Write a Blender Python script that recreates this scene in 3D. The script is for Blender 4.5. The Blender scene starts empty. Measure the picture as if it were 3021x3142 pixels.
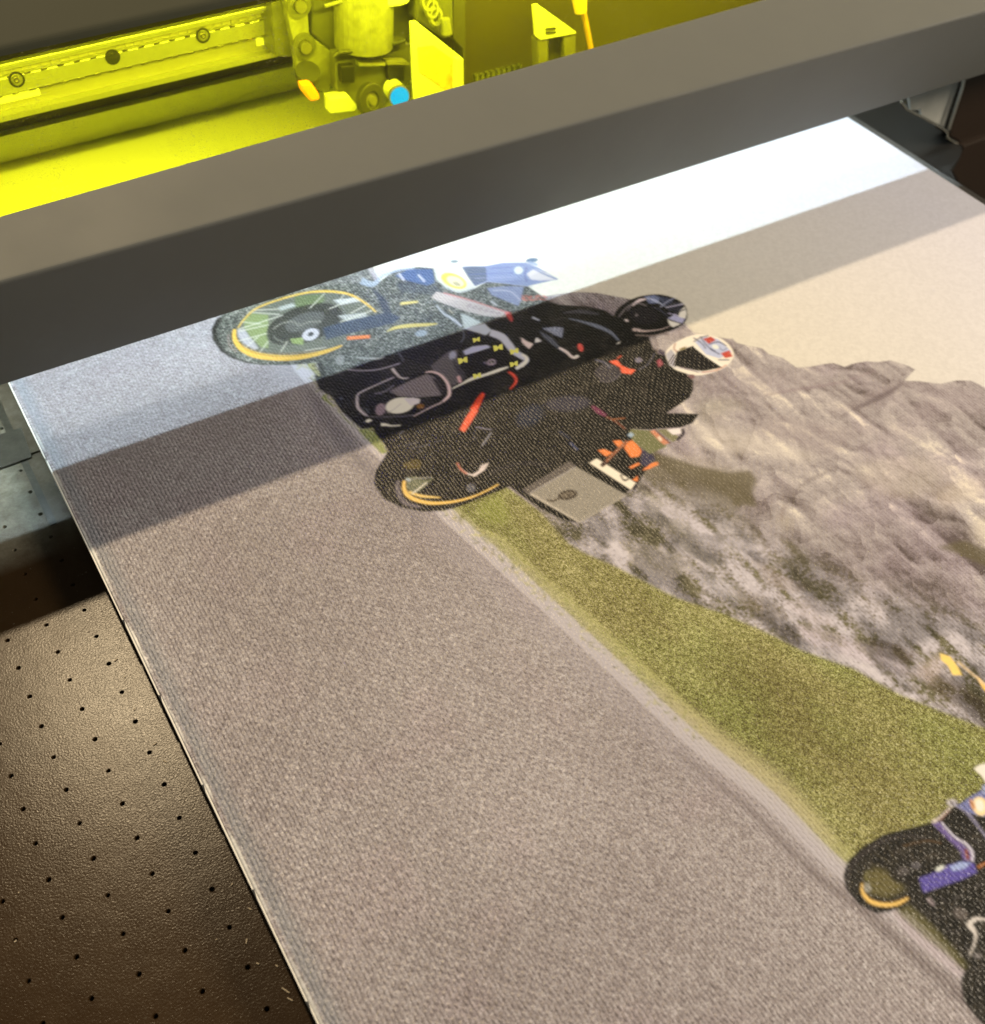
import bpy, math, random
import numpy as np
from mathutils import Vector, Matrix

# ------------------------------------------------------------------ camera, world, lamps
S = 0.02                      # one hole pitch of the vacuum table = 20 mm; all sizes below are in pitches
sc = bpy.context.scene
C = sc.collection
R = np.array([[0.86071001, -0.50883737, 0.01621102],
              [-0.3812448, -0.66533325, -0.64185985],
              [0.33738801, 0.54627483, -0.7666506]])
CAM = np.array([-0.44952275, -21.05225813, 23.04237823])
FPX, CX, CY = 3430.0, 1510.5, 1800.0

cd = bpy.data.cameras.new('camera')
cam = bpy.data.objects.new('camera', cd)
C.objects.link(cam)
cd.sensor_fit = 'HORIZONTAL'
cd.sensor_width = 36
cd.lens = FPX / 3021 * 36
cd.shift_y = (CY - 1571.0) / 3021
cd.clip_start = 0.01
cd.clip_end = 50
M = Matrix(((R[0][0], -R[1][0], -R[2][0], CAM[0] * S),
            (R[0][1], -R[1][1], -R[2][1], CAM[1] * S),
            (R[0][2], -R[1][2], -R[2][2], CAM[2] * S), (0, 0, 0, 1)))
cam.matrix_world = M
cd.dof.use_dof = True
cd.dof.focus_distance = 0.56
cd.dof.aperture_fstop = 11
sc.camera = cam

w = bpy.data.worlds.new('World')
sc.world = w
w.use_nodes = True
w.node_tree.nodes['Background'].inputs[0].default_value = (0.80, 0.78, 0.65, 1)
w.node_tree.nodes['Background'].inputs[1].default_value = 0.16
sc.view_settings.view_transform = 'Standard'
sc.view_settings.look = 'None'
sc.view_settings.exposure = 0
sc.view_settings.gamma = 1
sc.cycles.max_bounces = 8
sc.cycles.transparent_max_bounces = 12

def lamp(name, pos, aim, size, power, col, size_y=None, spread=None):
    l = bpy.data.lights.new(name, 'AREA')
    l.energy = power
    l.color = col
    if size_y:
        l.shape = 'RECTANGLE'; l.size = size * S; l.size_y = size_y * S
    else:
        l.shape = 'DISK'; l.size = size * S
    if spread: l.spread = math.radians(spread)
    o = bpy.data.objects.new(name, l)
    C.objects.link(o)
    o.location = Vector(pos) * S
    d = Vector(aim) - Vector(pos)
    o.rotation_euler = d.to_track_quat('-Z', 'X' if size_y else 'Y').to_euler()
    if size_y:            # long side along world x
        z = -d.normalized(); x = Vector((1, 0, 0)); y = z.cross(x).normalized()
        o.rotation_euler = Matrix((x, y, z)).transposed().to_euler()
    return o
# warm ceiling lamp of the room, behind the gantry
lamp('ceiling_lamp', (3.2, 69.5, 93), (4.5, 0, 1), 3.2, 45, (1.0, 0.77, 0.47))
# white work lights inside the gantry
lamp('work_light_front', (14.2, 8.45, 5.43), (14.2, 3.4, 1), 54, 1.06, (0.75, 0.94, 1.0), 0.12)
lamp('work_light_rear', (14.2, 11.1, 9.1), (14.2, 16.6, 4.6), 54, 4.4, (0.95, 1.0, 0.90), 0.3)
# unseen soft fill lamp, added at the right to lift the shade
lamp('fill_light', (66, -34, 50), (30, -2, 0), 26, 22, (1.0, 0.84, 0.63))

# ------------------------------------------------------------------ helpers
def rayd(px, py):
    return R.T @ np.array([(px - CX) / FPX, (py - CY) / FPX, 1.0])
def at(px, py, x=None, y=None, z=None):
    """the point of the plane x=, y= or z= (in pitches) seen at a place of the photograph"""
    d = rayd(px, py)
    if z is not None: t = (z - CAM[2]) / d[2]
    elif y is not None: t = (y - CAM[1]) / d[1]
    else: t = (x - CAM[0]) / d[0]
    return tuple(CAM + d * t)

ORG = {}
def thing(name, label, cat, loc, group=None):
    o = bpy.data.objects.new(name, None)
    C.objects.link(o)
    o.location = Vector(loc) * S
    o.empty_display_size = 0.02
    o['label'] = label; o['category'] = cat
    if group: o['group'] = group
    ORG[o.name] = Vector(loc)
    return o
def obj(name, V, F, m, parent=None, smooth=False, bevel=0, kind=None, label=None, uv=None):
    org = ORG[parent.name] if parent is not None else Vector((0, 0, 0))
    me = bpy.data.meshes.new(name)
    me.from_pydata([tuple((Vector(v) - org) * S) for v in V], [], F)
    me.update()
    import bmesh
    bm = bmesh.new(); bm.from_mesh(me)
    bmesh.ops.recalc_face_normals(bm, faces=bm.faces) if uv is None else None
    bm.to_mesh(me); bm.free()
    me.materials.append(m)
    if smooth:
        me.polygons.foreach_set('use_smooth', [True] * len(me.polygons))
    o = bpy.data.objects.new(name, me)
    C.objects.link(o)
    if parent is not None:
        o.parent = parent
        ORG[o.name] = org
    if bevel:
        b = o.modifiers.new('bevel', 'BEVEL'); b.width = bevel * S; b.segments = 2; b.limit_method = 'ANGLE'
    if kind: o['kind'] = kind
    if label: o['label'] = label
    return o
class MB:
    def __init__(s): s.V = []; s.F = []
    def add(s, V, F):
        n = len(s.V); s.V += [tuple(v) for v in V]; s.F += [tuple(i + n for i in f) for f in F]; return s
    def box(s, x0, x1, y0, y1, z0, z1):
        V = [(x, y, z) for x in (x0, x1) for y in (y0, y1) for z in (z0, z1)]
        return s.add(V, [(0, 1, 3, 2), (4, 6, 7, 5), (0, 4, 5, 1), (2, 3, 7, 6), (0, 2, 6, 4), (1, 5, 7, 3)])
    def prism(s, pts, vec):
        n = len(pts); vec = Vector(vec)
        V = [Vector(p) for p in pts] + [Vector(p) + vec for p in pts]
        return s.add(V, [tuple(range(n)), tuple(range(2 * n - 1, n - 1, -1))] + [(i, (i + 1) % n, (i + 1) % n + n, i + n) for i in range(n)])
    def cyl(s, p0, p1, r0, r1=None, n=20, caps=True):
        r1 = r0 if r1 is None else r1
        p0 = Vector(p0); p1 = Vector(p1); d = (p1 - p0).normalized()
        a = d.orthogonal().normalized(); b = d.cross(a)
        V = [p + (a * math.cos(2 * math.pi * k / n) + b * math.sin(2 * math.pi * k / n)) * r for p, r in ((p0, r0), (p1, r1)) for k in range(n)]
        F = [(k, (k + 1) % n, (k + 1) % n + n, k + n) for k in range(n)]
        if caps: F += [tuple(range(n)), tuple(range(2 * n - 1, n - 1, -1))]
        return s.add(V, F)
    def ring(s, c, d, ro, ri, t, n=24):
        c = Vector(c); d = Vector(d).normalized(); a = d.orthogonal().normalized(); b = d.cross(a)
        V = []
        for r, h in ((ro, 0), (ro, t), (ri, t), (ri, 0)):
            V += [c + d * h + (a * math.cos(2 * math.pi * k / n) + b * math.sin(2 * math.pi * k / n)) * r for k in range(n)]
        F = []
        for q in range(4):
            for k in range(n):
                F.append((q * n + k, q * n + (k + 1) % n, ((q + 1) % 4) * n + (k + 1) % n, ((q + 1) % 4) * n + k))
        return s.add(V, F)
    def tube(s, P, r, n=10):
        for a, b in zip(P, P[1:]): s.cyl(a, b, r, n=n)
        return s
    def build(s, name, m, parent=None, **k): return obj(name, s.V, s.F, m, parent, **k)

class NT:
    def __init__(s, m): s.t = m.node_tree; s.n = s.t.nodes; s.l = s.t.links
    def __call__(s, typ, _in=None, **k):
        n = s.n.new(typ)
        for a, b in k.items(): setattr(n, a, b)
        for a, b in (_in or {}).items():
            if isinstance(b, bpy.types.NodeSocket): s.l.new(b, n.inputs[a])
            else: n.inputs[a].default_value = b
        return n
def mat(name, col, rough=0.5, metal=0.0, spec=0.5, noise=None, bump=None, col2=None, emit=None):
    """noise = (scale in 1/m, amount of col2); bump = list of (scale, distance m)"""
    m = bpy.data.materials.new(name); m.use_nodes = True
    t = NT(m); b = t.n['Principled BSDF']
    b.inputs['Base Color'].default_value = (*col, 1)
    b.inputs['Roughness'].default_value = rough
    b.inputs['Metallic'].default_value = metal
    b.inputs['Specular IOR Level'].default_value = spec
    tc = t('ShaderNodeTexCoord')
    if noise:
        nz = t('ShaderNodeTexNoise', {'Vector': tc.outputs['Object'], 'Scale': noise[0], 'Detail': 6.0, 'Roughness': 0.65})
        mr = t('ShaderNodeMapRange', {'Value': nz.outputs[0], 'From Min': 0.35, 'From Max': 0.7, 'To Min': 0.0, 'To Max': noise[1]})
        mx = t('ShaderNodeMixRGB', {'Fac': mr.outputs[0], 'Color1': (*col, 1), 'Color2': (*(col2 or [c * 0.5 for c in col]), 1)})
        t.l.new(mx.outputs[0], b.inputs['Base Color'])
    prev = None
    for sc_, dist in (bump or []):
        nz = t('ShaderNodeTexNoise', {'Vector': tc.outputs['Object'], 'Scale': sc_, 'Detail': 3.0})
        bp = t('ShaderNodeBump', {'Height': nz.outputs[0], 'Distance': dist, 'Strength': 1.0})
        if prev: t.l.new(prev.outputs[0], bp.inputs['Normal'])
        prev = bp
    if prev: t.l.new(prev.outputs[0], b.inputs['Normal'])
    if emit:
        b.inputs['Emission Color'].default_value = (*emit[0], 1); b.inputs['Emission Strength'].default_value = emit[1]
    return m

m_beam = mat('grey powder coat', (0.128, 0.135, 0.132), 0.6, spec=0.3, bump=[(2600, 0.00006), (500, 0.00004)], noise=(40, 0.25), col2=(0.110, 0.117, 0.118))
t = NT(m_beam); tc = t('ShaderNodeTexCoord')
mp = t('ShaderNodeMapping', {'Vector': tc.outputs['Object'], 'Rotation': (0.2, 0.3, 1.1), 'Scale': (9, 260, 60)})
sx_ = t('ShaderNodeTexNoise', {'Vector': mp.outputs[0], 'Scale': 1.0, 'Detail': 2.0})
sm_ = t('ShaderNodeTexNoise', {'Vector': tc.outputs['Object'], 'Scale': 14.0, 'Detail': 5.0})
s1_ = t('ShaderNodeMapRange', {'Value': sx_.outputs[0], 'From Min': 0.70, 'From Max': 0.76, 'To Max': -0.10})
s2_ = t('ShaderNodeMapRange', {'Value': sm_.outputs[0], 'From Min': 0.35, 'From Max': 0.7, 'To Min': 0.60, 'To Max': 0.72})
ra_ = t('ShaderNodeMath', {0: s1_.outputs[0], 1: s2_.outputs[0]}, operation='ADD')
t.l.new(ra_.outputs[0], t.n['Principled BSDF'].inputs['Roughness'])
m_lid = mat('dark grey lid', (0.047, 0.050, 0.032), 0.75, spec=0.25, bump=[(2600, 0.00006)])
m_dark = mat('black painted steel', (0.012, 0.012, 0.012), 0.5, bump=[(1500, 0.00005)])
m_inner = mat('matt dark lining', (0.055, 0.05, 0.04), 0.7, bump=[(900, 0.00008)], noise=(60, 0.5))
m_alu = mat('brushed aluminium', (0.46, 0.46, 0.42), 0.35, 0.7, noise=(150, 0.4), col2=(0.36, 0.36, 0.32))
m_alu2 = mat('anodised profile', (0.26, 0.25, 0.20), 0.45, 0.3, noise=(90, 0.5), col2=(0.27, 0.26, 0.2))
m_white = mat('white painted plate', (0.72, 0.74, 0.72), 0.4, noise=(120, 0.3), col2=(0.55, 0.56, 0.52))
m_steel = mat('polished edge', (0.7, 0.68, 0.6), 0.2, 1.0)
m_rubber = mat('black rubber', (0.03, 0.03, 0.028), 0.55)
m_olive = mat('worn grey casting', (0.2, 0.2, 0.15), 0.5, noise=(140, 0.7), col2=(0.08, 0.08, 0.06), bump=[(700, 0.0001)])
m_shroud = mat('brown black shroud', (0.045, 0.035, 0.02), 0.6, bump=[(900, 0.00005)])
m_motor = mat('dark grey motor can', (0.1, 0.1, 0.08), 0.4, noise=(120, 0.6))
m_tape = mat('white unprinted canvas', (0.82, 0.82, 0.80), 0.6, bump=[(1800, 0.00006)])
m_brown = mat('dark enamelled rim', (0.022, 0.013, 0.008), 0.4, bump=[(300, 0.0001)])
m_orange = mat('orange plastic', (0.9, 0.30, 0.03), 0.4)
m_bolt = mat('bolt steel', (0.5, 0.48, 0.4), 0.3, 0.9)

# acrylic: tinted clear sheet with dust
m_acr = bpy.data.materials.new('yellow acrylic'); m_acr.use_nodes = True
t = NT(m_acr); t.n.remove(t.n['Principled BSDF']); out = t.n['Material Output']
tc = t('ShaderNodeTexCoord')
tr = t('ShaderNodeBsdfTransparent', {'Color': (0.97, 0.95, 0.12, 1)})
gl = t('ShaderNodeBsdfGlossy', {'Roughness': 0.06, 'Color': (1, 1, 1, 1)})
fr = t('ShaderNodeFresnel', {'IOR': 1.28})
m1 = t('ShaderNodeMixShader', {0: fr.outputs[0], 1: tr.outputs[0], 2: gl.outputs[0]})
df = t('ShaderNodeBsdfDiffuse', {'Color': (0.75, 0.72, 0.4, 1)})
n1 = t('ShaderNodeTexNoise', {'Vector': tc.outputs['Object'], 'Scale': 900.0, 'Detail': 2.0})
n2 = t('ShaderNodeTexNoise', {'Vector': tc.outputs['Object'], 'Scale': 22.0, 'Detail': 4.0})
a1 = t('ShaderNodeMapRange', {'Value': n1.outputs[0], 'From Min': 0.60, 'From Max': 0.72, 'To Max': 0.26})
a2 = t('ShaderNodeMapRange', {'Value': n2.outputs[0], 'From Min': 0.42, 'From Max': 0.68})
a3 = t('ShaderNodeMath', {0: a1.outputs[0], 1: a2.outputs[0]}, operation='MULTIPLY')
a4 = t('ShaderNodeMath', {0: a3.outputs[0], 1: 0.010}, operation='ADD')
m2 = t('ShaderNodeMixShader', {0: a4.outputs[0], 1: m1.outputs[0], 2: df.outputs[0]})
t.l.new(m2.outputs[0], out.inputs[0])

# vacuum table: black coated sheet, leather-like relief, scuffs
m_table = bpy.data.materials.new('black coated table sheet'); m_table.use_nodes = True
t = NT(m_table); b = t.n['Principled BSDF']; tc = t('ShaderNodeTexCoord'); O = tc.outputs['Object']
nz = t('ShaderNodeTexNoise', {'Vector': O, 'Scale': 35.0, 'Detail': 6.0, 'Roughness': 0.7})
cr = t('ShaderNodeValToRGB', {'Fac': nz.outputs[0]})
cr.color_ramp.elements[0].position = 0.3; cr.color_ramp.elements[0].color = (0.029, 0.016, 0.0065, 1)
cr.color_ramp.elements[1].position = 0.75; cr.color_ramp.elements[1].color = (0.038, 0.022, 0.009, 1)
sp = t('ShaderNodeTexNoise', {'Vector': O, 'Scale': 420.0, 'Detail': 2.0})
sr = t('ShaderNodeMapRange', {'Value': sp.outputs[0], 'From Min': 0.70, 'From Max': 0.76, 'To Max': 0.5})
mx = t('ShaderNodeMixRGB', {'Fac': sr.outputs[0], 'Color1': cr.outputs[0], 'Color2': (0.10, 0.09, 0.07, 1)})
# long thin scratches
mp = t('ShaderNodeMapping', {'Vector': O, 'Rotation': (0, 0, 0.5), 'Scale': (14, 420, 1)})
sx = t('ShaderNodeTexNoise', {'Vector': mp.outputs[0], 'Scale': 1.0, 'Detail': 1.0})
s2 = t('ShaderNodeMapRange', {'Value': sx.outputs[0], 'From Min': 0.76, 'From Max': 0.80, 'To Max': 0.35})
mx2 = t('ShaderNodeMixRGB', {'Fac': s2.outputs[0], 'Color1': mx.outputs[0], 'Color2': (0.12, 0.10, 0.07, 1)})
# ink mist and painted-in work light up to its shadow edge, thinner beside canvas
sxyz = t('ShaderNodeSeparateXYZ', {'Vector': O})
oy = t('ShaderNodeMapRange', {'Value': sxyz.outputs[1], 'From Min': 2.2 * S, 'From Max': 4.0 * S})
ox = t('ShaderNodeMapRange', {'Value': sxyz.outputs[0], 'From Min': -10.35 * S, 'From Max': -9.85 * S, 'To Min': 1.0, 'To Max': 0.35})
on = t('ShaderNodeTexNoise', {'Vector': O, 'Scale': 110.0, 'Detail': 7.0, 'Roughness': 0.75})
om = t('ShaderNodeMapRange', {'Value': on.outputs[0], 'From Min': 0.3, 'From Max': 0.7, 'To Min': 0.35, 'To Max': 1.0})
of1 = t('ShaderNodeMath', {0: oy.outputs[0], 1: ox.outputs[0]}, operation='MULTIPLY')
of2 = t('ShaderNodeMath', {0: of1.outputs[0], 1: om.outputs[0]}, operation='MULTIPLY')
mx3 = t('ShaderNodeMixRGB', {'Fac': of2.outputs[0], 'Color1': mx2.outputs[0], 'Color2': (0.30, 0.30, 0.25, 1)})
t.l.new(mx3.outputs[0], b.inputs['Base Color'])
rr = t('ShaderNodeMapRange', {'Value': nz.outputs[0], 'From Min': 0.3, 'From Max': 0.7, 'To Min': 0.215, 'To Max': 0.25})
t.l.new(rr.outputs[0], b.inputs['Roughness'])
b.inputs['Specular IOR Level'].default_value = 0.14
b1 = t('ShaderNodeTexNoise', {'Vector': O, 'Scale': 1100.0, 'Detail': 3.0, 'Distortion': 0.4})
b2 = t('ShaderNodeTexNoise', {'Vector': O, 'Scale': 60.0, 'Detail': 2.0})
bb = t('ShaderNodeBump', {'Height': b2.outputs[0], 'Distance': 0.00012})
bc = t('ShaderNodeBump', {'Height': b1.outputs[0], 'Distance': 0.00010, 'Normal': bb.outputs[0]})
t.l.new(bc.outputs[0], b.inputs['Normal'])

# ------------------------------------------------------------------ vacuum table
TX0, TX1, TY0, TY1 = -14, 34.55, -26, 30
tb = thing('vacuum_table', 'black perforated vacuum table of the flatbed printer under the canvas', 'table', (10, 0, -1.5))
def perforated(x0, x1, y0, y1, name, rr=0.062):
    mb = MB(); idx = {}
    def vid(p):
        k = (round(p[0], 4), round(p[1], 4), round(p[2], 4))
        if k not in idx: idx[k] = len(mb.V); mb.V.append(p)
        return idx[k]
    n = 16
    rnd = random.Random(4)
    for cx in range(x0, x1):
        for cy in range(y0, y1):
            c = [(cx - .5, cy - .5, 0), (cx + .5, cy - .5, 0), (cx + .5, cy + .5, 0), (cx - .5, cy + .5, 0)]
            ra = rr * rnd.uniform(.92, 1.08)
            ring = [(cx + ra * math.cos(2 * math.pi * (k + .5) / n - math.pi * .75), cy + ra * math.sin(2 * math.pi * (k + .5) / n - math.pi * .75), 0) for k in range(n)]
            mid_ = [(cx + (p[0] - cx) * .80, cy + (p[1] - cy) * .80, -0.022) for p in ring]
            low = [(cx + (p[0] - cx) * .80, cy + (p[1] - cy) * .80, -0.4) for p in ring]
            ci = [vid(p) for p in c]; ri = [vid(p) for p in ring]; li = [vid(p) for p in low]; mi = [vid(p) for p in mid_]
            q = n // 4
            for s_ in range(4):
                a = [ri[(s_ * q - 2 + j) % n] for j in range(q + 1)]
                for u, v in zip(a, a[1:]): mb.F.append((ci[s_], v, u))
                mb.F.append((ci[s_], ci[(s_ + 1) % 4], a[-1]))
            for k in range(n):
                mb.F.append((ri[k], ri[(k + 1) % n], mi[(k + 1) % n], mi[k]))
                mb.F.append((mi[k], mi[(k + 1) % n], li[(k + 1) % n], li[k]))
            mb.F.append(tuple(reversed(li)))
    return mb
# two sheets with a joint between them at y = JY
JY = 6.5
g = perforated(-9, 3, -17, 7, 'table_sheet')
g.add([(TX0, TY0, 0), (-9.5, TY0, 0), (-9.5, JY, 0), (TX0, JY, 0)], [(0, 1, 2, 3)])
g.add([(2.5, TY0, 0), (TX1, TY0, 0), (TX1, JY, 0), (2.5, JY, 0)], [(0, 1, 2, 3)])
g.add([(-9.5, TY0, 0), (2.5, TY0, 0), (2.5, -17.5, 0), (-9.5, -17.5, 0)], [(0, 1, 2, 3)])
g.add([(TX0, JY, 0), (TX1, JY, 0), (TX1, JY, -.3), (TX0, JY, -.3)], [(3, 2, 1, 0)])
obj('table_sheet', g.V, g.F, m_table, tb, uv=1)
g = perforated(-9, 3, 7, 12, 'table_sheet')
g.V = [(v[0], v[1] + 0.05, v[2] + 0.035) for v in g.V]
ya = JY + 0.05
g.add([(TX0, ya, .035), (-9.5, ya, .035), (-9.5, TY1, .035), (TX0, TY1, .035)], [(0, 1, 2, 3)])
g.add([(2.5, ya, .035), (TX1, ya, .035), (TX1, TY1, .035), (2.5, TY1, .035)], [(0, 1, 2, 3)])
g.add([(-9.5, 11.55, .035), (2.5, 11.55, .035), (2.5, TY1, .035), (-9.5, TY1, .035)], [(0, 1, 2, 3)])
g.add([(TX0, ya, .035), (TX1, ya, .035), (TX1, ya, -.3), (TX0, ya, -.3)], [(0, 1, 2, 3)])
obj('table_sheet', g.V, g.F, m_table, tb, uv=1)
MB().box(TX0, TX1, TY0, TY1, -1.5, -0.41).build('table_core', m_dark, tb)
# clear film tapes left on the sheet beside the canvas
m_film = mat('clear tape film', (0.022, 0.021, 0.015), 0.36, spec=0.35, bump=[(700, 0.00008)], noise=(160, 0.8), col2=(0.05, 0.05, 0.038))
m_stain = mat('dried ink smear', (0.012, 0.012, 0.01), 0.6, noise=(300, 0.8), col2=(0.05, 0.05, 0.04))
q = [at(0, 1335, z=.045), at(66, 1312, z=.045), at(98, 1402, z=.045), at(0, 1440, z=.045)]
q = [(-1.6 if i in (0, 3) else q[i][0], q[i][1], .045) for i in range(4)]
MB().prism(q, (0, 0, .012)).build('tape_strip', m_film, tb)
x_t = 0.10
MB().box(x_t, x_t + .2, 3.4, 6.4, .002, .014).build('tape_strip', m_film, tb)
MB().box(x_t - .02, x_t + .2, 6.62, 12, .037, .05).build('tape_strip', m_film, tb)
MB().prism([(-2.2, 6.60, .048), (-.1, 6.62, .048), (.3, 6.8, .048), (-.5, 6.98, .048), (-.9, 6.85, .048), (-2.2, 7.0, .048)], (0, 0, .004)).build('ink_smear', m_stain, tb)

# ------------------------------------------------------------------ printed canvas
X0, X1, Y0, Y1 = 0.80, 34.1, -24.0, 22.0
D = 48
W_, H_ = int((X1 - X0) * D), int((Y1 - Y0) * D)
rs = np.random.RandomState(7)
gx = X0 + (np.arange(W_) + .5) / D
gy = Y0 + (np.arange(H_) + .5) / D
def vnoise(cx, cy):
    """smooth value noise, cell cx by cy pitches"""
    nx, ny = int((X1 - X0) / cx) + 3, int((Y1 - Y0) / cy) + 3
    g_ = rs.rand(ny, nx).astype(np.float32)
    u = (gx - X0) / cx; v = (gy - Y0) / cy
    iu = u.astype(int); iv = v.astype(int)
    fu = u - iu; fv = v - iv
    fu = (fu * fu * (3 - 2 * fu)).astype(np.float32); fv = (fv * fv * (3 - 2 * fv)).astype(np.float32)
    a = g_[:, iu] * (1 - fu) + g_[:, iu + 1] * fu
    return a[iv] * (1 - fv)[:, None] + a[iv + 1] * fv[:, None]
def fbm(cx, cy, o=4, gain=.55):
    s_ = 0; a = 1; tot = 0
    for k in range(o):
        s_ = s_ + a * vnoise(cx / 2 ** k, cy / 2 ** k); tot += a; a *= gain
    return s_ / tot
def lin(c):
    c = np.array(c, float) / 255
    return np.where(c <= .04045, c / 12.92, ((c + .055) / 1.055) ** 2.4)
ZONE = dict(key=(.92, .76, .53), shade=(.33, .33, .27), white=(1.35, 1.5, 1.42))
def alb(c, zone='key'):
    return np.clip(lin(c) / np.array(ZONE[zone]), .012, .86).astype(np.float32)
IMG = np.zeros((H_, W_, 3), np.float32)
def cz(p):
    """places of the photograph -> canvas face (z = 1)"""
    p = np.asarray(p, float)
    d = np.c_[(p[:, 0] - CX) / FPX, (p[:, 1] - CY) / FPX, np.ones(len(p))] @ R
    t_ = (1.0 - CAM[2]) / d[:, 2]
    return (CAM + d * t_[:, None])[:, :2]
ZR = dict(A=(600, 750, .37135), B=(1100, 750, .37135), C=(1000, 1000, .37135), D=(1600, 850, .4244),
          E=(1100, 1200, .58355), F=(1900, 900, .71447), G=(2450, 2250, .45498), Z=(0, 0, 1.60265), P=(0, 0, 1.0))
def zp(z, pts):
    a, b_, s_ = ZR[z]
    return [(a + x * s_, b_ + y * s_) for x, y in pts]
def spline(p, closed, n=5):
    p = np.asarray(p, float); N = len(p); o = []
    for i in range(N if closed else N - 1):
        if closed: a, b_, c, d = p[(i - 1) % N], p[i], p[(i + 1) % N], p[(i + 2) % N]
        else: a, b_, c, d = p[max(i - 1, 0)], p[i], p[i + 1], p[min(i + 2, N - 1)]
        for k in range(n):
            u = k / n
            o.append(.5 * ((2 * b_) + (c - a) * u + (2 * a - 5 * b_ + 4 * c - d) * u * u + (3 * b_ - a - 3 * c + d) * u ** 3))
    if not closed: o.append(p[-1])
    return np.array(o)
def bbox(q, pad):
    i0 = max(int((q[:, 0].min() - X0 - pad) * D), 0); i1 = min(int((q[:, 0].max() - X0 + pad) * D) + 2, W_)
    j0 = max(int((q[:, 1].min() - Y0 - pad) * D), 0); j1 = min(int((q[:, 1].max() - Y0 + pad) * D) + 2, H_)
    return i0, i1, j0, j1
def blur(m, r):
    for ax in (0, 1):
        for _ in range(2):
            c = np.cumsum(np.pad(m, [(r + 1, r) if a == ax else (0, 0) for a in (0, 1)], mode='edge'), axis=ax)
            m = (np.take(c, range(2 * r + 1, c.shape[ax]), ax) - np.take(c, range(0, c.shape[ax] - 2 * r - 1), ax)) / (2 * r + 1)
    return m
def pmask(q, soft):
    i0, i1, j0, j1 = bbox(q, .1 + 2 * soft)
    if i1 <= i0 or j1 <= j0: return None
    ss = 2 if (i1 - i0) * (j1 - j0) < 900000 else 1
    xs = X0 + (np.arange(i0 * ss, i1 * ss) + .5) / D / ss
    ys = Y0 + (np.arange(j0 * ss, j1 * ss) + .5) / D / ss
    m = np.zeros((len(ys), len(xs)), bool)
    n = len(q)
    for k in range(n):
        x1, y1 = q[k]; x2, y2 = q[(k + 1) % n]
        if y1 == y2: continue
        lo, hi = min(y1, y2), max(y1, y2)
        r_ = np.where((ys > lo) & (ys <= hi))[0]
        if len(r_) == 0: continue
        xc = x1 + (ys[r_] - y1) / (y2 - y1) * (x2 - x1)
        m[r_] ^= xs[None, :] < xc[:, None]
    m = m.astype(np.float32)
    if ss == 2: m = (m[::2, ::2] + m[1::2, ::2] + m[::2, 1::2] + m[1::2, 1::2]) / 4
    if soft > 0: m = blur(m, max(1, int(soft * D / 2)))
    return m, i0, i1, j0, j1
def lay(res, col, op, tex=None):
    if res is None: return
    m, i0, i1, j0, j1 = res
    c = np.asarray(col, np.float32)
    if tex is not None: c = tex[j0:j1, i0:i1]
    a = (m * op)[..., None]
    IMG[j0:j1, i0:i1] = IMG[j0:j1, i0:i1] * (1 - a) + c * a
def poly(z, pts, c, zone='key', soft=.02, op=1, sm=False, tex=None):
    q = cz(zp(z, pts))
    if sm: q = spline(q, True)
    lay(pmask(q, soft), None if tex is not None else alb(c, zone), op, tex)
def line(z, pts, wd, c, zone='key', soft=.015, op=1, sm=True):
    """wd in the same zoom's pixels"""
    q = np.asarray(pts, float)
    if sm and len(q) > 2: q = spline(q, False)
    d = np.gradient(q, axis=0); n_ = np.c_[-d[:, 1], d[:, 0]] / (np.linalg.norm(d, axis=1)[:, None] + 1e-9)
    wv = np.interp(np.linspace(0, 1, len(q)), np.linspace(0, 1, len(np.atleast_1d(wd))), np.atleast_1d(wd)) / 2
    P_ = np.r_[q + n_ * wv[:, None], (q - n_ * wv[:, None])[::-1]]
    lay(pmask(cz(zp(z, P_)), soft), alb(c, zone), op)
def ell(z, cx, cy, rx, ry, rot, c, zone='key', soft=.02, op=1):
    k = np.linspace(0, 2 * np.pi, 28, endpoint=False); r_ = math.radians(rot)
    P_ = [(cx + rx * math.cos(a) * math.cos(r_) - ry * math.sin(a) * math.sin(r_), cy + rx * math.cos(a) * math.sin(r_) + ry * math.sin(a) * math.cos(r_)) for a in k]
    lay(pmask(cz(zp(z, P_)), soft), alb(c, zone), op)
def mixn(cols, f):
    """ramp of colours along noise f (0..1)"""
    xs = np.linspace(0, 1, len(cols)); cc = np.array(cols)
    return np.stack([np.interp(f, xs, cc[:, k]) for k in range(3)], -1).astype(np.float32)
def st(f, lo, hi): return np.clip((f - lo) / (hi - lo), 0, 1)

GX, GY = np.meshgrid(gx, gy)
grain = rs.rand(H_, W_).astype(np.float32)
g2 = vnoise(.07, .07)
# --- asphalt
f = .20 * fbm(3.4, 4.2, 2) + .20 * vnoise(.045, .045) + .26 * g2 + .34 * grain
f = st(f, .26, .76)
asph = mixn([alb((116, 100, 90)), alb((136, 119, 108)), alb((149, 132, 120)), alb((172, 155, 141))], f)
asph = np.clip(asph * .97 * (1 + .16 * st(-GY, 0, 11))[..., None], 0, .8)
pur = st(vnoise(1.3, 1.1), .55, .9)[..., None] * st(grain, .3, 1)[..., None]
asph = asph * (1 - pur * np.array([.0, .06, .03], np.float32))
IMG[:] = asph * np.array([.98, 1.0, .99], np.float32)
# --- sky of the print
sk = np.zeros_like(IMG)
s_top, s_mid = alb((212, 196, 188)) * .84, alb((222, 202, 166)) * .84
v = st(GX, 20, 32)[..., None]
sk[:] = s_mid * (1 - v) + s_top * v
sk *= (1 + .03 * (fbm(5, 7, 3) - .5))[..., None]
dvec = GY * .55 + GX * .25
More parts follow.
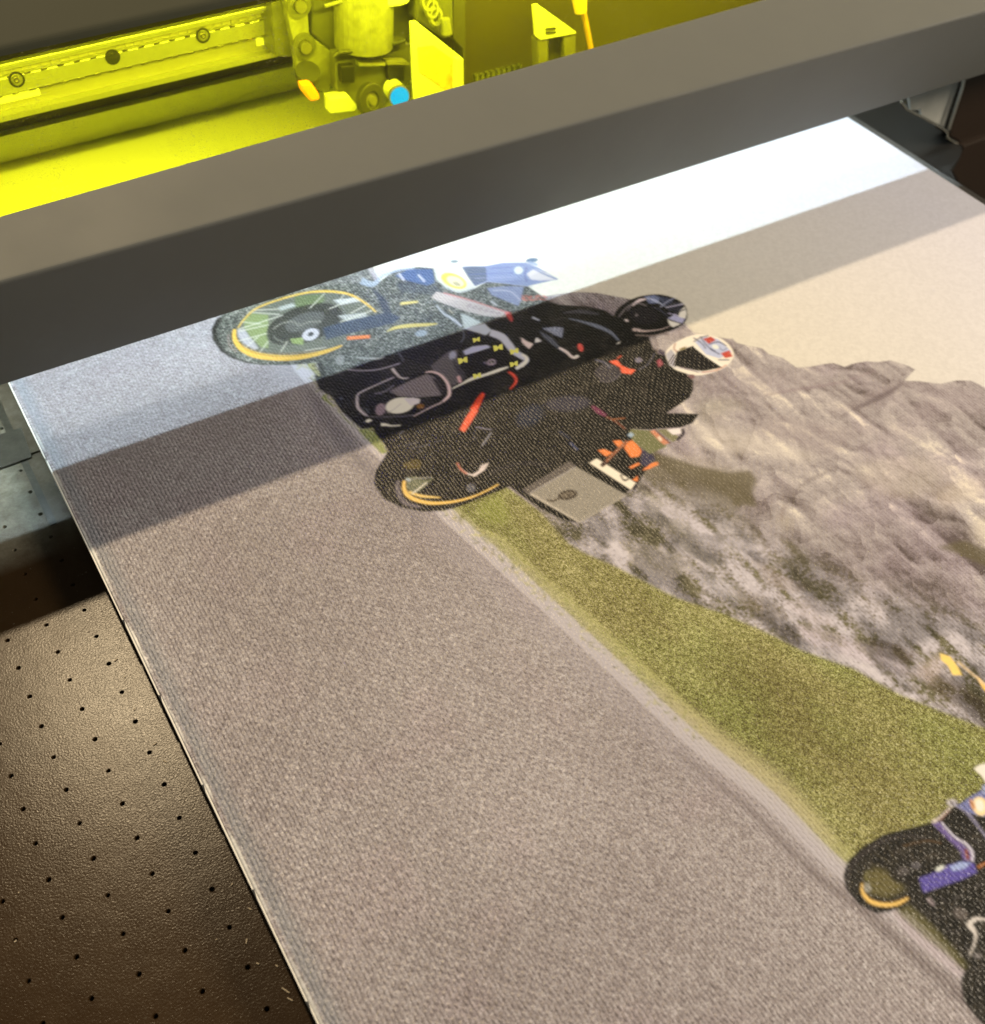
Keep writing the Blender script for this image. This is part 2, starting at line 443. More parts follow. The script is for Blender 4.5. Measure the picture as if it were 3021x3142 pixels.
# --- grass
f = .22 * g2 + .30 * fbm(1.6, 3.0, 4) + .48 * grain
grass = mixn([alb((76, 66, 26)), alb((112, 104, 50)), alb((138, 130, 68)), alb((180, 168, 106))], st(f, .24, .80))
gv = st(fbm(2.2, 3.6, 4), .36, .66)[..., None]
grass = grass * (1 + (gv - .5) * np.array([-.04, .07, -.08], np.float32))
# --- hillside
wx = fbm(3.0, 3.0, 4) * 2.2
def dn(a_, b_, o=5):
    """noise stretched along a diagonal of the canvas"""
    return fbm(a_, b_, o)
def ridged(a_, b_, o=6):
    s_ = 0; k_ = 1; tot = 0; pr = 1
    for q in range(o):
        n_ = (1 - np.abs(2 * vnoise(a_ / 1.9 ** q, b_ / 1.9 ** q) - 1)) ** 2
        s_ = s_ + k_ * n_ * pr; pr = .35 + .65 * n_; tot += k_; k_ *= .62
    return s_ / tot
rk = ridged(2.6, 4.6, 5); rk2 = ridged(1.5, 1.1, 4)
def worley(a_, b_):
    wx_ = (fbm(a_ * 1.5, b_ * 1.5, 3) - .5) * 1.3; wy_ = (fbm(a_ * 1.5, b_ * 1.5, 3) - .5) * 1.3
    u = ((GX - X0) / a_).astype(np.float32) + wx_ + 2; v_ = ((GY - Y0) / b_).astype(np.float32) + wy_ + 2
    nx, ny = int((X1 - X0) / a_) + 8, int((Y1 - Y0) / b_) + 8
    px_, py_, val = rs.rand(ny, nx).astype(np.float32), rs.rand(ny, nx).astype(np.float32), rs.rand(ny, nx).astype(np.float32)
    iu = np.clip(u.astype(int), 1, nx - 2); iv = np.clip(v_.astype(int), 1, ny - 2)
    d1 = np.full(u.shape, 9, np.float32); d2 = d1.copy(); cv_ = np.zeros_like(d1)
    for dy in (-1, 0, 1):
        for dx in (-1, 0, 1):
            X_, Y__ = iu + dx, iv + dy
            ex = X_ + px_[Y__, X_] - u; ey = Y__ + py_[Y__, X_] - v_
            d = ex * ex + ey * ey
            c_ = val[Y__, X_] + .5 * ex - .35 * ey
            n1_ = d < d1
            d2 = np.where(n1_, d1, np.minimum(d2, d)); cv_ = np.where(n1_, c_, cv_); d1 = np.where(n1_, d, d1)
    return cv_, np.sqrt(d2) - np.sqrt(d1)
wc1, we1 = worley(1.9, 3.0); wc2, we2 = worley(.55, .8)
def emboss(h_, dx, dy):
    return h_ - np.roll(np.roll(h_, dy, 0), dx, 1)
em = 2.6 * emboss(blur(rk, 2), 6, 3) + .5 * emboss(blur(rk2, 1), 3, 2) + .4 * emboss(fbm(.35, .5, 3), 2, -2)
f = .50 + .55 * (fbm(2.2, 3.4, 5) - .5) + .72 * em + .16 * (wc1 - .5) + .13 * (wc2 - .5) - .05 * (1 - st(we1, 0, .10)) - .03 * (1 - st(we2, 0, .14)) + .10 * (blur(fbm(.8, 2.6, 3), 1) - .5) + .10 * (g2 - .5) + .12 * (grain - .5)
hill = mixn([alb((92, 77, 66)), alb((130, 113, 101)), alb((154, 137, 123)), alb((174, 156, 138)), alb((210, 189, 158))], st(f, .18, .92))
tint = st(fbm(1.4, 2.0, 3), .45, .75)[..., None]
hill = hill * (1 - tint * np.array([0.02, .06, -.02], np.float32))
# --- shrubs
f = .30 * fbm(.8, 1.9, 4) + .34 * vnoise(.24, .62) + .2 * g2 + .16 * ridged(.5, .9, 4)
shr = mixn([alb((70, 62, 38)), alb((102, 92, 62)), alb((144, 129, 116)), alb((174, 158, 147)), alb((186, 169, 156))], st(f, .22, .66))
# regions, from the sky down to the ground (places of the photograph, carried past its edges)
FR = (14000, -4000)
hilltop = zp('D', [(-900, 300), (-200, 200), (230, 130), (400, 108), (540, 115), (700, 145), (800, 165), (1000, 250), (1190, 345), (1240, 402), (1330, 418), (1440, 440), (1520, 450)]) + \
          zp('F', [(480, 190), (500, 212), (560, 228), (612, 236), (640, 262), (700, 278), (760, 320), (820, 316), (880, 304), (920, 300), (965, 316), (1010, 300), (1060, 292), (1110, 296), (1160, 288), (1240, 312), (1268, 328), (1245, 350), (1222, 376), (1290, 378), (1330, 384), (1380, 390), (1450, 374), (1510, 376), (1569, 405), (1700, 470), (1900, 480), (2300, 640), (3200, 1000)])
IMGs = IMG.copy()
far = [(6500, 6600), (3600, 3500), (3021, 2960), (2757, 2740), (2372, 2400), (1923, 2020), (1506, 1640), (1186, 1340), (940, 1080), (760, 860), (700, 700), (650, 500)]
poly('P', [(1050, 620)] + hilltop + [(6500, 4200)] + far, None, tex=hill, soft=.03)
# everything above the skyline is sky
pt = [(1050, 620)] + hilltop
poly('P', pt + [(6500, 2000), (5200, -200), (3021, 100), (2000, 100), (1000, 300), (600, 400)], None, tex=sk, soft=.04)
# distant hill tones and ridges
for P_, c_, o_ in (([(1569, 520), (1420, 500), (1250, 640), (1120, 700), (960, 770), (1000, 690), (1180, 560), (1300, 450), (1230, 390), (1400, 395), (1569, 420)], (156, 133, 125), .45),
                   ([(1230, 385), (1180, 440), (1080, 480), (1000, 500), (900, 520), (1000, 470), (1100, 420), (1200, 370)], (127, 106, 97), .75),
                   ([(560, 590), (640, 620), (760, 650), (840, 690), (900, 700), (1020, 620), (1120, 560), (1000, 580), (860, 560), (760, 540), (640, 520)], (146, 125, 114), .7),
                   ([(640, 440), (760, 430), (880, 400), (960, 330), (900, 305), (760, 330), (640, 340), (540, 300), (500, 340), (560, 420)], (154, 133, 122), .45),
                   ([(330, 480), (430, 440), (520, 460), (560, 500), (460, 500), (420, 560), (330, 540)], (137, 125, 91), .6),
                   ([(330, 560), (420, 570), (560, 600), (700, 650), (860, 700), (780, 720), (600, 680), (480, 690), (330, 640)], (217, 196, 165), .75),
                   ([(180, 700), (330, 690), (420, 740), (540, 760), (560, 800), (400, 800), (260, 760)], (196, 177, 144), .6),
                   ([(1000, 750), (1150, 700), (1300, 700), (1450, 760), (1300, 880), (1150, 880), (1050, 820)], (194, 173, 139), .5),
                   ([(1350, 860), (1450, 800), (1569, 790), (1569, 880), (1450, 900), (1380, 930)], (217, 192, 156), .7),
                   ([(1520, 990), (1569, 960), (1640, 1000), (1640, 1130), (1569, 1100), (1530, 1050)], (222, 199, 156), .8),
                   ([(690, 960), (740, 950), (730, 1000), (700, 1020)], (212, 190, 150), .8),
                   ([(800, 1240), (900, 1230), (1040, 1300), (1160, 1370), (1140, 1400), (980, 1340), (840, 1290)], (217, 190, 160), .75)):
    poly('F', P_, c_, soft=.35, op=o_ * .5)
line('F', [(900, 760), (840, 790), (790, 820), (740, 870), (715, 905)], (10, 16, 8), (99, 82, 72), soft=.1, op=.4)
line('F', [(715, 905), (700, 940), (690, 980)], (8, 14, 8), (129, 106, 91), soft=.1, op=.6)
line('F', [(1215, 385), (1160, 425), (1080, 465), (1000, 500)], (8, 26, 10), (104, 87, 79), soft=.12, op=.75)
line('F', [(620, 440), (720, 420), (850, 400), (960, 380), (1100, 330)], (6, 12, 6), (137, 114, 106), soft=.12, op=.6)
# olive bush dark mass near the second motorcycle
for P_, o_ in (([(100, 660), (180, 690), (330, 740), (470, 770), (560, 760), (590, 800), (570, 860), (590, 920), (520, 910), (470, 990), (560, 1040), (640, 1080), (500, 1060), (390, 1010), (260, 930), (150, 840), (80, 760)], .85),
               ([(700, 1060), (740, 1070), (870, 1210), (800, 1190), (720, 1130)], .7), ([(1360, 1090), (1480, 1060), (1569, 1100), (1700, 1200), (1569, 1170), (1450, 1120)], .75)):
    poly('F', P_, (95, 82, 53), soft=.15, op=o_)
# shrub belt
sh_top = [(1640, 1530), (1800, 1430), (2000, 1500), (2200, 1560), (2350, 1660), (2550, 1760), (2750, 1840), (3021, 1900), (3500, 2200), (6000, 3600)]
poly('P', sh_top + [(6000, 5200), (3021, 2700), (2000, 1900), (1600, 1650)], None, tex=shr, soft=1.1, op=.96)
for P_, c_, o_ in (([(60, 850), (200, 900), (300, 960), (430, 1040), (560, 1060), (640, 1110), (500, 1120), (380, 1090), (240, 1020), (120, 960)], (184, 167, 156), .7),
                   ([(0, 1060), (120, 1080), (260, 1120), (330, 1180), (200, 1230), (60, 1170)], (192, 173, 152), .65),
                   ([(160, 930), (240, 1000), (330, 1080), (460, 1160), (400, 1180), (280, 1110), (180, 1010)], (77, 68, 40), .7),
                   ([(300, 1180), (450, 1230), (560, 1300), (520, 1330), (400, 1290)], (187, 171, 159), .6),
                   ([(480, 1260), (620, 1300), (740, 1400), (620, 1420), (520, 1340)], (93, 77, 57), .6),
                   ([(560, 1130), (700, 1210), (820, 1260), (760, 1290), (640, 1250)], (119, 99, 80), .6),
                   ([(700, 1330), (830, 1300), (930, 1420), (820, 1430)], (182, 162, 150), .6),
                   ([(760, 1420), (900, 1450), (1100, 1520), (1300, 1650), (1200, 1640), (980, 1560), (800, 1500)], (184, 162, 154), .55),
                   ([(640, 1420), (760, 1430), (780, 1520), (700, 1470)], (66, 53, 37), .7),
                   ([(1060, 1480), (1180, 1500), (1280, 1550), (1240, 1600), (1120, 1560)], (79, 62, 49), .8),
                   ([(1280, 1600), (1420, 1640), (1569, 1760), (1700, 1880), (1700, 1960), (1540, 1830), (1330, 1700)], (79, 62, 45), .75),
                   ([(1260, 1620), (1380, 1540), (1400, 1600), (1330, 1680)], (187, 162, 142), .6)):
    poly('F', P_, c_, soft=.16, op=o_ * .72)
# break the big tones up again
sp_ = st(fbm(.5, .95, 4), .36, .64)
m_, i0, i1, j0, j1 = pmask(cz(sh_top + [(6000, 5200), (3021, 2700), (2000, 1900), (1600, 1650)]), 1.0)
IMG[j0:j1, i0:i1] *= (1 - m_ * .42 * (1 - sp_[j0:j1, i0:i1]))[..., None]
IMG[j0:j1, i0:i1] *= (1 + m_ * .22 * (sp_[j0:j1, i0:i1] - .5))[..., None]
# yellow machine in the distance of the print
poly('F', [(1375, 1545), (1420, 1560), (1450, 1600), (1470, 1640), (1430, 1640), (1410, 1600), (1380, 1575)], (236, 190, 96), soft=.05)
poly('F', [(1530, 1640), (1569, 1680), (1660, 1740), (1640, 1780), (1560, 1700)], (226, 176, 84), soft=.05)
line('F', [(1450, 1580), (1520, 1640), (1580, 1690)], 10, (226, 190, 140), soft=.05, op=.7)
# grass belt
g_top = [(985, 1150), (1120, 1260), (1300, 1400), (1480, 1480), (1555, 1498), (1643, 1573), (1713, 1650), (1800, 1700), (1900, 1743), (1993, 1793), (2079, 1836), (2207, 1879), (2329, 1929), (2450, 1993), (2614, 2050), (2757, 2129), (3021, 2236), (3600, 2600), (6500, 4300)]
g_bot = [(6500, 6600), (3600, 3560), (3021, 3020), (2890, 2910), (2757, 2790), (2564, 2640), (2372, 2450), (2148, 2275), (1923, 2068), (1699, 1860), (1506, 1683), (1378, 1570), (1186, 1386), (1040, 1240), (940, 1130), (850, 1010), (760, 900), (700, 820), (800, 780), (900, 1000)]
poly('P', g_top + g_bot, None, tex=grass, soft=.10)
yl = alb((176, 166, 84))
q = np.array([(1378, 1570), (1506, 1683), (1699, 1860), (1923, 2068), (2148, 2275), (2372, 2450), (2564, 2640), (2757, 2790), (3021, 3020)]) + np.array([14, -22])
line('P', q.tolist(), (56, 50, 70, 50, 56, 50), (176, 164, 96), soft=.12, op=.5)
line('P', (np.array([(2000, 2100), (2148, 2240), (2372, 2410), (2564, 2590)])).tolist(), (10, 70, 90, 20), (176, 156, 110), soft=.3, op=.6)
f = (.5 * grain + .5 * vnoise(.1, .1))
IMG *= (1 + .20 * (f - .5))[..., None]
# pale kerb strip and the dark seam beside it
kerb = [(760, 900), (850, 1010), (940, 1130), (1040, 1240), (1186, 1386), (1378, 1570), (1506, 1683), (1699, 1860), (1923, 2068), (2148, 2275), (2372, 2450), (2564, 2640), (2757, 2790), (2890, 2910), (3021, 3020), (3600, 3560)]
k1 = (np.array(kerb) + np.array([-44, 14])).tolist()
k2 = (np.array(kerb) + np.array([-14, 2])).tolist()
line('P', k1, (90, 90, 110, 130, 130, 110, 100, 90), (160, 144, 134), soft=.45, op=.4)
line('P', k2, (38, 40, 44, 48, 50, 50, 50, 54), (180, 164, 152), soft=.06, op=.8)
line('P', [(940, 1180), (1010, 1290), (1090, 1400), (1180, 1490), (1300, 1620)], (30, 50, 40, 30, 20), (104, 92, 86), soft=.3, op=.6)
line('P', (np.array(kerb[9:]) + np.array([-78, 30])).tolist(), (10, 16, 24, 30, 36, 40, 40), (108, 92, 82), soft=.15, op=.7)
kq = np.array(kerb[1:10], float)
for k_ in range(420):           # ragged verge: blades and tufts leaning over the kerb
    i_ = rs.randint(0, len(kq) - 1); u_ = rs.rand(); p_ = kq[i_] * (1 - u_) + kq[i_ + 1] * u_
    n_ = rs.rand() ** 1.5 * 60 - 12; p_ = p_ + np.array([.70, -.62]) * n_
    a_ = rs.rand() * 6.28; L_ = 8 + rs.rand() * 16
    c_ = [(150, 142, 66), (186, 172, 104), (112, 104, 44), (170, 150, 96), (128, 126, 54)][rs.randint(5)]
    line('P', [tuple(p_), (p_[0] + L_ * math.cos(a_), p_[1] + L_ * math.sin(a_))], (4, 9, 3), c_, op=.7, soft=.02, sm=False)
# ---- silhouettes of the riders and motorcycles
BK = (10, 9, 8)
sil = zp('B', [(150, 330), (300, 215), (500, 188), (620, 200), (660, 290), (800, 400), (960, 365), (1060, 310), (1390, 345), (1500, 420), (1560, 465)]) + \
      zp('D', [(180, 170), (270, 200), (480, 215), (600, 240), (670, 285), (760, 200), (900, 300), (920, 440), (950, 520), (990, 560), (1060, 560), (1180, 690), (1240, 750), (1238, 820), (1215, 870), (1130, 930), (1045, 985), (1150, 985), (1280, 992), (1235, 1055), (1150, 1088), (1050, 1092), (930, 1105), (800, 1100)]) + \
      zp('E', [(1440, 230), (1500, 330), (1520, 400), (1460, 500), (1425, 520), (1390, 545), (1150, 690), (1080, 680), (960, 620), (870, 560), (790, 500), (700, 560), (560, 600), (440, 630), (330, 634), (220, 610), (130, 565), (80, 490), (88, 420), (140, 340), (150, 320)]) + \
      zp('C', [(480, 980), (400, 890), (390, 840), (300, 855), (230, 800), (120, 700), (50, 590), (-60, 520), (-100, 400)]) + \
      zp('A', [(1030, 1090), (1000, 975), (740, 996), (560, 996), (420, 982), (300, 942), (200, 880), (140, 790), (128, 700), (170, 620), (300, 540), (600, 440), (850, 390), (1050, 345), (1250, 310), (1450, 340)])
poly('P', sil, BK, 'key', soft=.03)
# small green gap under the first pannier
poly('C', [(-20, 560), (60, 660), (160, 780), (260, 860), (330, 850), (400, 880), (480, 990), (500, 1045), (460, 1060), (380, 980), (250, 850), (90, 690), (-40, 600)], (84, 92, 50), 'shade', soft=.04, op=.9)
# variation inside the dark (folds, engine parts)
i0, i1, j0, j1 = bbox(cz(sil), 0)
sub = IMG[j0:j1, i0:i1]; dk = (sub.max(2) < .03)[..., None]
fn = st(fbm(.5, .35, 4)[j0:j1, i0:i1], .5, .75)[..., None]
sub += dk * fn * np.array([.014, .013, .012], np.float32)
sub += dk * st(ridged(.42, .30, 3)[j0:j1, i0:i1], .62, .88)[..., None] * np.array([.030, .026, .024], np.float32)
# --- third motorcycle (white lit): rear wheel
wz = 'white'
spk = mixn([alb((50, 58, 56), 'white'), alb((104, 114, 108), 'white'), alb((190, 200, 194), 'white')], st(.45 * g2 + .35 * grain + .2 * fbm(.6, .5, 3), .25, .85))  # work light's haze and sparkle on the dark ink, painted into the print
poly('B', [(-1300, 330), (-700, -200), (0, 80), (150, 330), (300, 215), (500, 188), (620, 200), (660, 290), (800, 400), (960, 365), (1060, 310), (1390, 345), (1500, 420), (1560, 465), (1240, 590), (880, 710), (420, 850), (0, 1000), (-260, 1100), (-300, 976), (-560, 996), (-740, 996), (-880, 982), (-1000, 942), (-1100, 880), (-1160, 790), (-1172, 700), (-1130, 620)], None, tex=spk, soft=.03, op=.85)
poly('A', [(345, 700), (370, 640), (450, 560), (600, 480), (870, 412), (1100, 398), (1300, 425), (1400, 475), (1480, 560), (1300, 640), (1180, 850), (1000, 885), (640, 905), (450, 850), (370, 790)], (104, 114, 104), wz, op=.85, sm=True)
poly('A', [(345, 705), (400, 700), (520, 860), (480, 870), (400, 820), (350, 760)], (178, 186, 196), wz, soft=.03)
poly('A', [(400, 620), (470, 570), (600, 580), (600, 860), (540, 850), (450, 760), (400, 690)], (138, 164, 104), wz, soft=.05, op=.8)
poly('A', [(820, 430), (1060, 410), (1060, 470), (960, 530), (820, 520)], (104, 128, 84), wz, soft=.05, op=.8)
ell('A', 900, 660, 330, 150, -18, (46, 50, 46), wz, soft=.06, op=.92)
ell('A', 900, 640, 170, 70, -18, (96, 104, 104), wz, soft=.08, op=.7)
poly('A', [(780, 780), (890, 770), (890, 830), (800, 820)], (150, 180, 110), wz, soft=.04, op=.8)
poly('A', [(680, 520), (800, 485), (830, 510), (700, 550)], (190, 205, 205), wz, op=.8)
poly('A', [(1130, 460), (1320, 440), (1380, 465), (1200, 500)], (205, 218, 222), wz, op=.85)
poly('A', [(1170, 590), (1400, 565), (1420, 600), (1260, 640)], (190, 204, 206), wz, op=.8)
ell('A', 950, 745, 72, 48, -20, (205, 215, 228), wz, op=.9)
ell('A', 950, 742, 26, 18, -20, (60, 66, 70), wz)
for a_, b_ in (((345, 705), (720, 585)), ((350, 800), (590, 735)), ((395, 870), (520, 760)), ((380, 640), (540, 660)), ((440, 560), (690, 580)), ((940, 530), (1065, 405)), ((1100, 535), (1340, 430)), ((1280, 570), (1430, 490)), ((1230, 410), (1180, 470)), ((1200, 640), (1460, 545)), ((350, 720), (600, 665)), ((520, 905), (600, 800)), ((700, 890), (760, 800)), ((900, 880), (1080, 850)), ((470, 545), (690, 535))):
    line('A', [a_, b_], 7, (222, 232, 220), wz, op=.85, soft=.01)
line('A', [(350, 690), (400, 620), (500, 530), (680, 460), (870, 408), (1000, 390), (1150, 392), (1280, 418), (1400, 485), (1490, 560)], (10, 12, 12, 18, 16, 12), (236, 206, 92), wz)
line('A', [(322, 700), (322, 780), (380, 860), (500, 915), (680, 938), (850, 932), (1000, 905), (1120, 870), (1210, 835)], (26, 40, 52, 48, 40, 30, 14), (238, 204, 90), wz)
line('A', [(335, 780), (400, 858), (520, 905), (680, 925), (850, 918), (1010, 892)], 6, (140, 110, 50), wz, op=.85, soft=.01)
line('A', [(380, 820), (520, 885), (680, 902), (850, 895), (1000, 875)], 5, (150, 120, 60), wz, op=.7, soft=.01)
line('A', [(270, 740), (280, 830), (340, 890)], 22, (150, 142, 136), wz, op=.6)
# swing arm and frame
poly('A', [(1050, 690), (1300, 620), (1600, 560), (1690, 600), (1640, 650), (1250, 740), (1080, 790)], (52, 70, 96), wz, soft=.05, op=.9)
poly('A', [(1440, 340), (1560, 440), (1620, 560), (1560, 600), (1520, 480)], (48, 62, 84), wz, soft=.05, op=.8)
line('A', [(1250, 776), (1440, 762)], 28, (250, 150, 84), wz, sm=False)
line('B', [(345, 492), (490, 474)], (26, 16), (226, 220, 140), wz, sm=False)
line('B', [(350, 504), (470, 490)], 6, (90, 84, 50), wz, sm=False)
line('B', [(232, 722), (300, 690), (420, 672), (560, 664), (650, 656)], (8, 26, 30, 24, 8), (226, 218, 128), wz)
ell('B', 515, 735, 50, 26, -8, (168, 190, 208), wz, soft=.05, op=.8)
ell('A', 1190, 955, 36, 44, 20, (168, 178, 178), wz, soft=.05, op=.7)
line('A', [(1330, 935), (1500, 945), (1560, 930)], (10, 14, 6), (200, 212, 210), wz, op=.8)
line('A', [(640, 700), (720, 650), (800, 640), (860, 670), (940, 640), (1040, 640)], 8, (160, 168, 160), wz, op=.7)
line('A', [(640, 760), (700, 800), (800, 830)], 8, (150, 160, 150), wz, op=.6)
# blue bodywork
poly('B', [(300, 260), (420, 205), (610, 205), (625, 320), (560, 345), (400, 300), (340, 280)], (78, 108, 158), wz, soft=.04, op=.9)
line('B', [(330, 240), (375, 300)], 16, (216, 226, 240), wz, sm=False)
line('B', [(490, 250), (545, 310)], 16, (206, 218, 232), wz, sm=False)
line('B', [(20, 300), (120, 330), (200, 260), (330, 215), (460, 200)], (60, 40, 24, 18, 14), (172, 194, 214), wz, op=.85, soft=.06)
line('B', [(150, 250), (300, 190), (440, 170)], (50, 30, 12), (206, 220, 232), wz, op=.8, soft=.06)
poly('B', [(300, 330), (420, 310), (640, 350), (760, 420), (640, 430), (480, 400), (360, 400)], (60, 74, 88), wz, soft=.08, op=.6)
poly('B', [(850, 182), (1050, 178), (1200, 150), (1380, 150), (1490, 195), (1645, 288), (1540, 312), (1400, 345), (1240, 330), (1060, 308), (960, 350), (900, 262)], (128, 150, 198), wz, soft=.03, op=.95)
poly('B', [(850, 190), (950, 182), (1050, 190), (1060, 300), (960, 345), (900, 270)], (84, 98, 112), wz, soft=.05, op=.75)
for a_, b_, c_ in (((900, 250), (1380, 230), (90, 110, 180)), ((960, 280), (1300, 270), (170, 186, 222)), ((1000, 160), (1360, 145), (206, 220, 236)), ((1080, 200), (1260, 190), (76, 98, 170)), ((950, 320), (1350, 305), (92, 110, 168)), ((1260, 330), (1440, 350), (150, 164, 210))):
    line('B', [a_, b_], (4, 14, 4), c_, wz, op=.85)
poly('B', [(1385, 245), (1450, 200), (1560, 240), (1640, 292), (1500, 300), (1420, 290)], (220, 226, 232), wz, soft=.02)
line('B', [(1440, 200), (1540, 250), (1640, 290)], 10, (108, 134, 186), wz)
line('B', [(1385, 190), (1375, 270), (1390, 310)], 14, (110, 128, 178), wz, op=.9)
ell('B', 1320, 215, 36, 32, 0, (214, 232, 226), wz)
ell('B', 1430, 132, 52, 20, -6, (98, 128, 160), wz)
line('B', [(1400, 150), (1480, 170)], 22, (160, 182, 212), wz)
poly('B', [(620, 205), (690, 180), (760, 150), (835, 185), (860, 240), (962, 358), (830, 402), (720, 360), (640, 292)], (208, 222, 216), wz, soft=.02)
ell('B', 790, 142, 34, 12, 0, (120, 146, 160), wz)
ell('B', 785, 302, 112, 56, 22, (228, 214, 96), wz, soft=.03)
ell('B', 798, 306, 76, 38, 22, (232, 230, 196), wz, soft=.03)
ell('B', 810, 326, 34, 16, 22, (160, 166, 140), wz, soft=.05, op=.8)
line('B', [(700, 350), (830, 395), (960, 358)], 8, (170, 186, 196), wz)
# long pale fairing with a red rim and blurred letters
poly('B', [(640, 390), (700, 405), (900, 460), (1120, 530), (1260, 572), (1200, 604), (1040, 592), (860, 545), (700, 490), (600, 440)], (196, 196, 196), wz, soft=.02)
line('B', [(700, 402), (900, 456), (1120, 528), (1255, 570)], 10, (214, 150, 150), wz)
for a_ in range(6):
    x_ = 890 + a_ * 48
    line('B', [(x_, 512 + a_ * 13), (x_ + 26, 498 + a_ * 13), (x_ + 40, 510 + a_ * 13)], 6, (140, 128, 140), wz)
    line('B', [(x_ + 6, 524 + a_ * 12), (x_ + 34, 512 + a_ * 13)], 5, (150, 138, 150), wz)
poly('B', [(1200, 560), (1250, 560), (1275, 620), (1262, 645), (1225, 600)], (120, 48, 44), 'shade', op=.9)
poly('B', [(1060, 362), (1200, 345), (1362, 350), (1345, 430), (1320, 510), (1220, 470), (1100, 420)], (142, 160, 202), wz, soft=.04, op=.8)
line('B', [(1090, 468), (1140, 505)], 14, (206, 216, 222), wz)
line('B', [(1110, 380), (1250, 390), (1340, 470)], 10, (196, 208, 230), wz, op=.8)
for k in range(40):
    x_ = 1340 + rs.rand() * 200; y_ = 420 + rs.rand() * 40
    line('B', [(x_, y_), (x_ + 22, y_ + 6)], 5, (228, 128, 112), wz, op=.8, soft=.01)
# lower lines
line('B', [(640, 500), (700, 570), (780, 620), (850, 680)], (8, 16, 22, 14), (196, 210, 222), wz)
line('B', [(740, 540), (780, 570)], 12, (190, 190, 170), wz)
poly('B', [(842, 570), (900, 590), (1010, 645), (1080, 700), (870, 696)], (188, 206, 208), wz, soft=.02)
poly('B', [(870, 696), (1040, 655), (1098, 712), (1050, 752), (980, 730)], (118, 126, 134), 'shade', soft=.02)
line('B', [(1085, 728), (1180, 765), (1240, 830), (1290, 890), (1370, 940), (1385, 965), (1300, 1028)], (54, 60, 56, 44, 36, 24), (122, 126, 138), 'shade')
line('B', [(1380, 940), (1382, 970), (1300, 1026)], 20, (150, 146, 144), 'shade')
line('B', [(860, 700), (868, 770), (840, 810)], 8, (80, 84, 88), 'shade', op=.8)
for x_ in range(16):      # white and grey scatter of small machine parts
    a_ = rs.rand(2)
    line('B', [(120 + a_[0] * 700, 380 + a_[1] * 480), (150 + a_[0] * 700, 372 + a_[1] * 480)], 6, (150, 164, 176), wz, op=.5)
# --- first motorcycle, in the shade band
sd = 'shade'
poly('C', [(860, 335), (1010, 210), (1080, 195), (1090, 300), (1150, 420), (1050, 500), (1000, 450), (900, 385)], (56, 54, 54), sd, soft=.03)
ell('C', 1045, 245, 28, 36, 20, (104, 108, 118), sd, soft=.03, op=.9)
poly('C', [(1040, 260), (1100, 330), (1160, 430), (1130, 440), (1060, 350)], (34, 33, 34), sd, soft=.03)
poly('C', [(1130, 208), (1210, 170), (1330, 158), (1360, 178), (1250, 215), (1152, 244)], (112, 116, 130), sd)
poly('C', [(1085, 262), (1380, 180), (1500, 220), (1520, 310), (1200, 430), (1120, 360)], (14, 13, 13), sd)
poly('C', [(520, 540), (690, 455), (830, 398), (905, 430), (955, 575), (760, 590), (600, 580)], (76, 72, 72), sd, soft=.03)
poly('C', [(870, 430), (930, 440), (990, 520), (960, 580)], (30, 27, 27), sd, soft=.04)
ell('C', 590, 650, 130, 62, -12, (26, 24, 24), sd, soft=.03)
ell('C', 450, 690, 40, 52, 20, (88, 78, 82), sd, soft=.03)
ell('C', 608, 658, 118, 64, -10, (146, 146, 148), sd, soft=.03)
poly('C', [(640, 600), (720, 592), (775, 605), (770, 640), (700, 660)], (132, 130, 130), sd, soft=.03)
line('C', [(700, 640), (760, 620)], 26, (136, 134, 132), sd)
line('C', [(500, 720), (560, 690), (620, 640)], 8, (100, 98, 100), sd, op=.6)
ell('C', 780, 665, 30, 20, 0, (96, 68, 30), sd, soft=.05, op=.8)
line('C', [(560, 425), (400, 495), (275, 556), (256, 600), (262, 670), (300, 715), (340, 745)], (8, 8, 12, 22, 20, 10), (126, 122, 122), sd)
line('C', [(820, 384), (880, 380), (950, 410), (1000, 470), (1018, 530), (1012, 580), (960, 628)], (8, 14, 20, 26, 26, 12), (146, 130, 126), sd)
line('C', [(960, 630), (850, 680), (720, 748)], (12, 10, 8), (120, 110, 108), sd)
line('C', [(340, 748), (460, 752), (600, 748), (730, 740)], 8, (60, 58, 60), sd)
line('C', [(180, 362), (300, 370), (420, 362), (530, 335), (610, 308)], 7, (120, 118, 120), sd)
line('C', [(545, 352), (580, 395), (620, 430), (680, 432)], (22, 16, 10, 6), (140, 136, 134), sd)
line('C', [(400, 560), (480, 545), (560, 490)], 12, (78, 76, 80), sd, op=.8)
line('C', [(600, 220), (640, 290)], 16, (62, 64, 66), sd, op=.7)
line('C', [(1040, 520), (1120, 480), (1200, 440), (1330, 400), (1420, 368), (1505, 340)], (8, 12, 24, 20, 26, 10), (160, 150, 142), sd)
line('C', [(1090, 415), (1110, 470)], 26, (146, 118, 118), sd, op=.8)
def bow(x_, y_, s1=36, r_=-12):
    a_ = math.radians(r_); ca, sa = math.cos(a_), math.sin(a_)
    P_ = [(-1, -.62), (-.25, -.5), (0, -.16), (.3, -.5), (1, -.62), (.85, .62), (.3, .5), (0, .16), (-.3, .5), (-1, .62)]
    poly('C', [(x_ + (u * ca - v_ * sa) * s1, y_ + (u * sa + v_ * ca) * s1) for u, v_ in P_], (208, 196, 66), sd, soft=0)
for p_ in ((1130, 285, 40), (1422, 180, 40), (1555, 210, 36), (1552, 315, 34), (1248, 412, 34), (1242, 115, 30)): bow(*p_)
k = np.linspace(0, 6.283, 16)
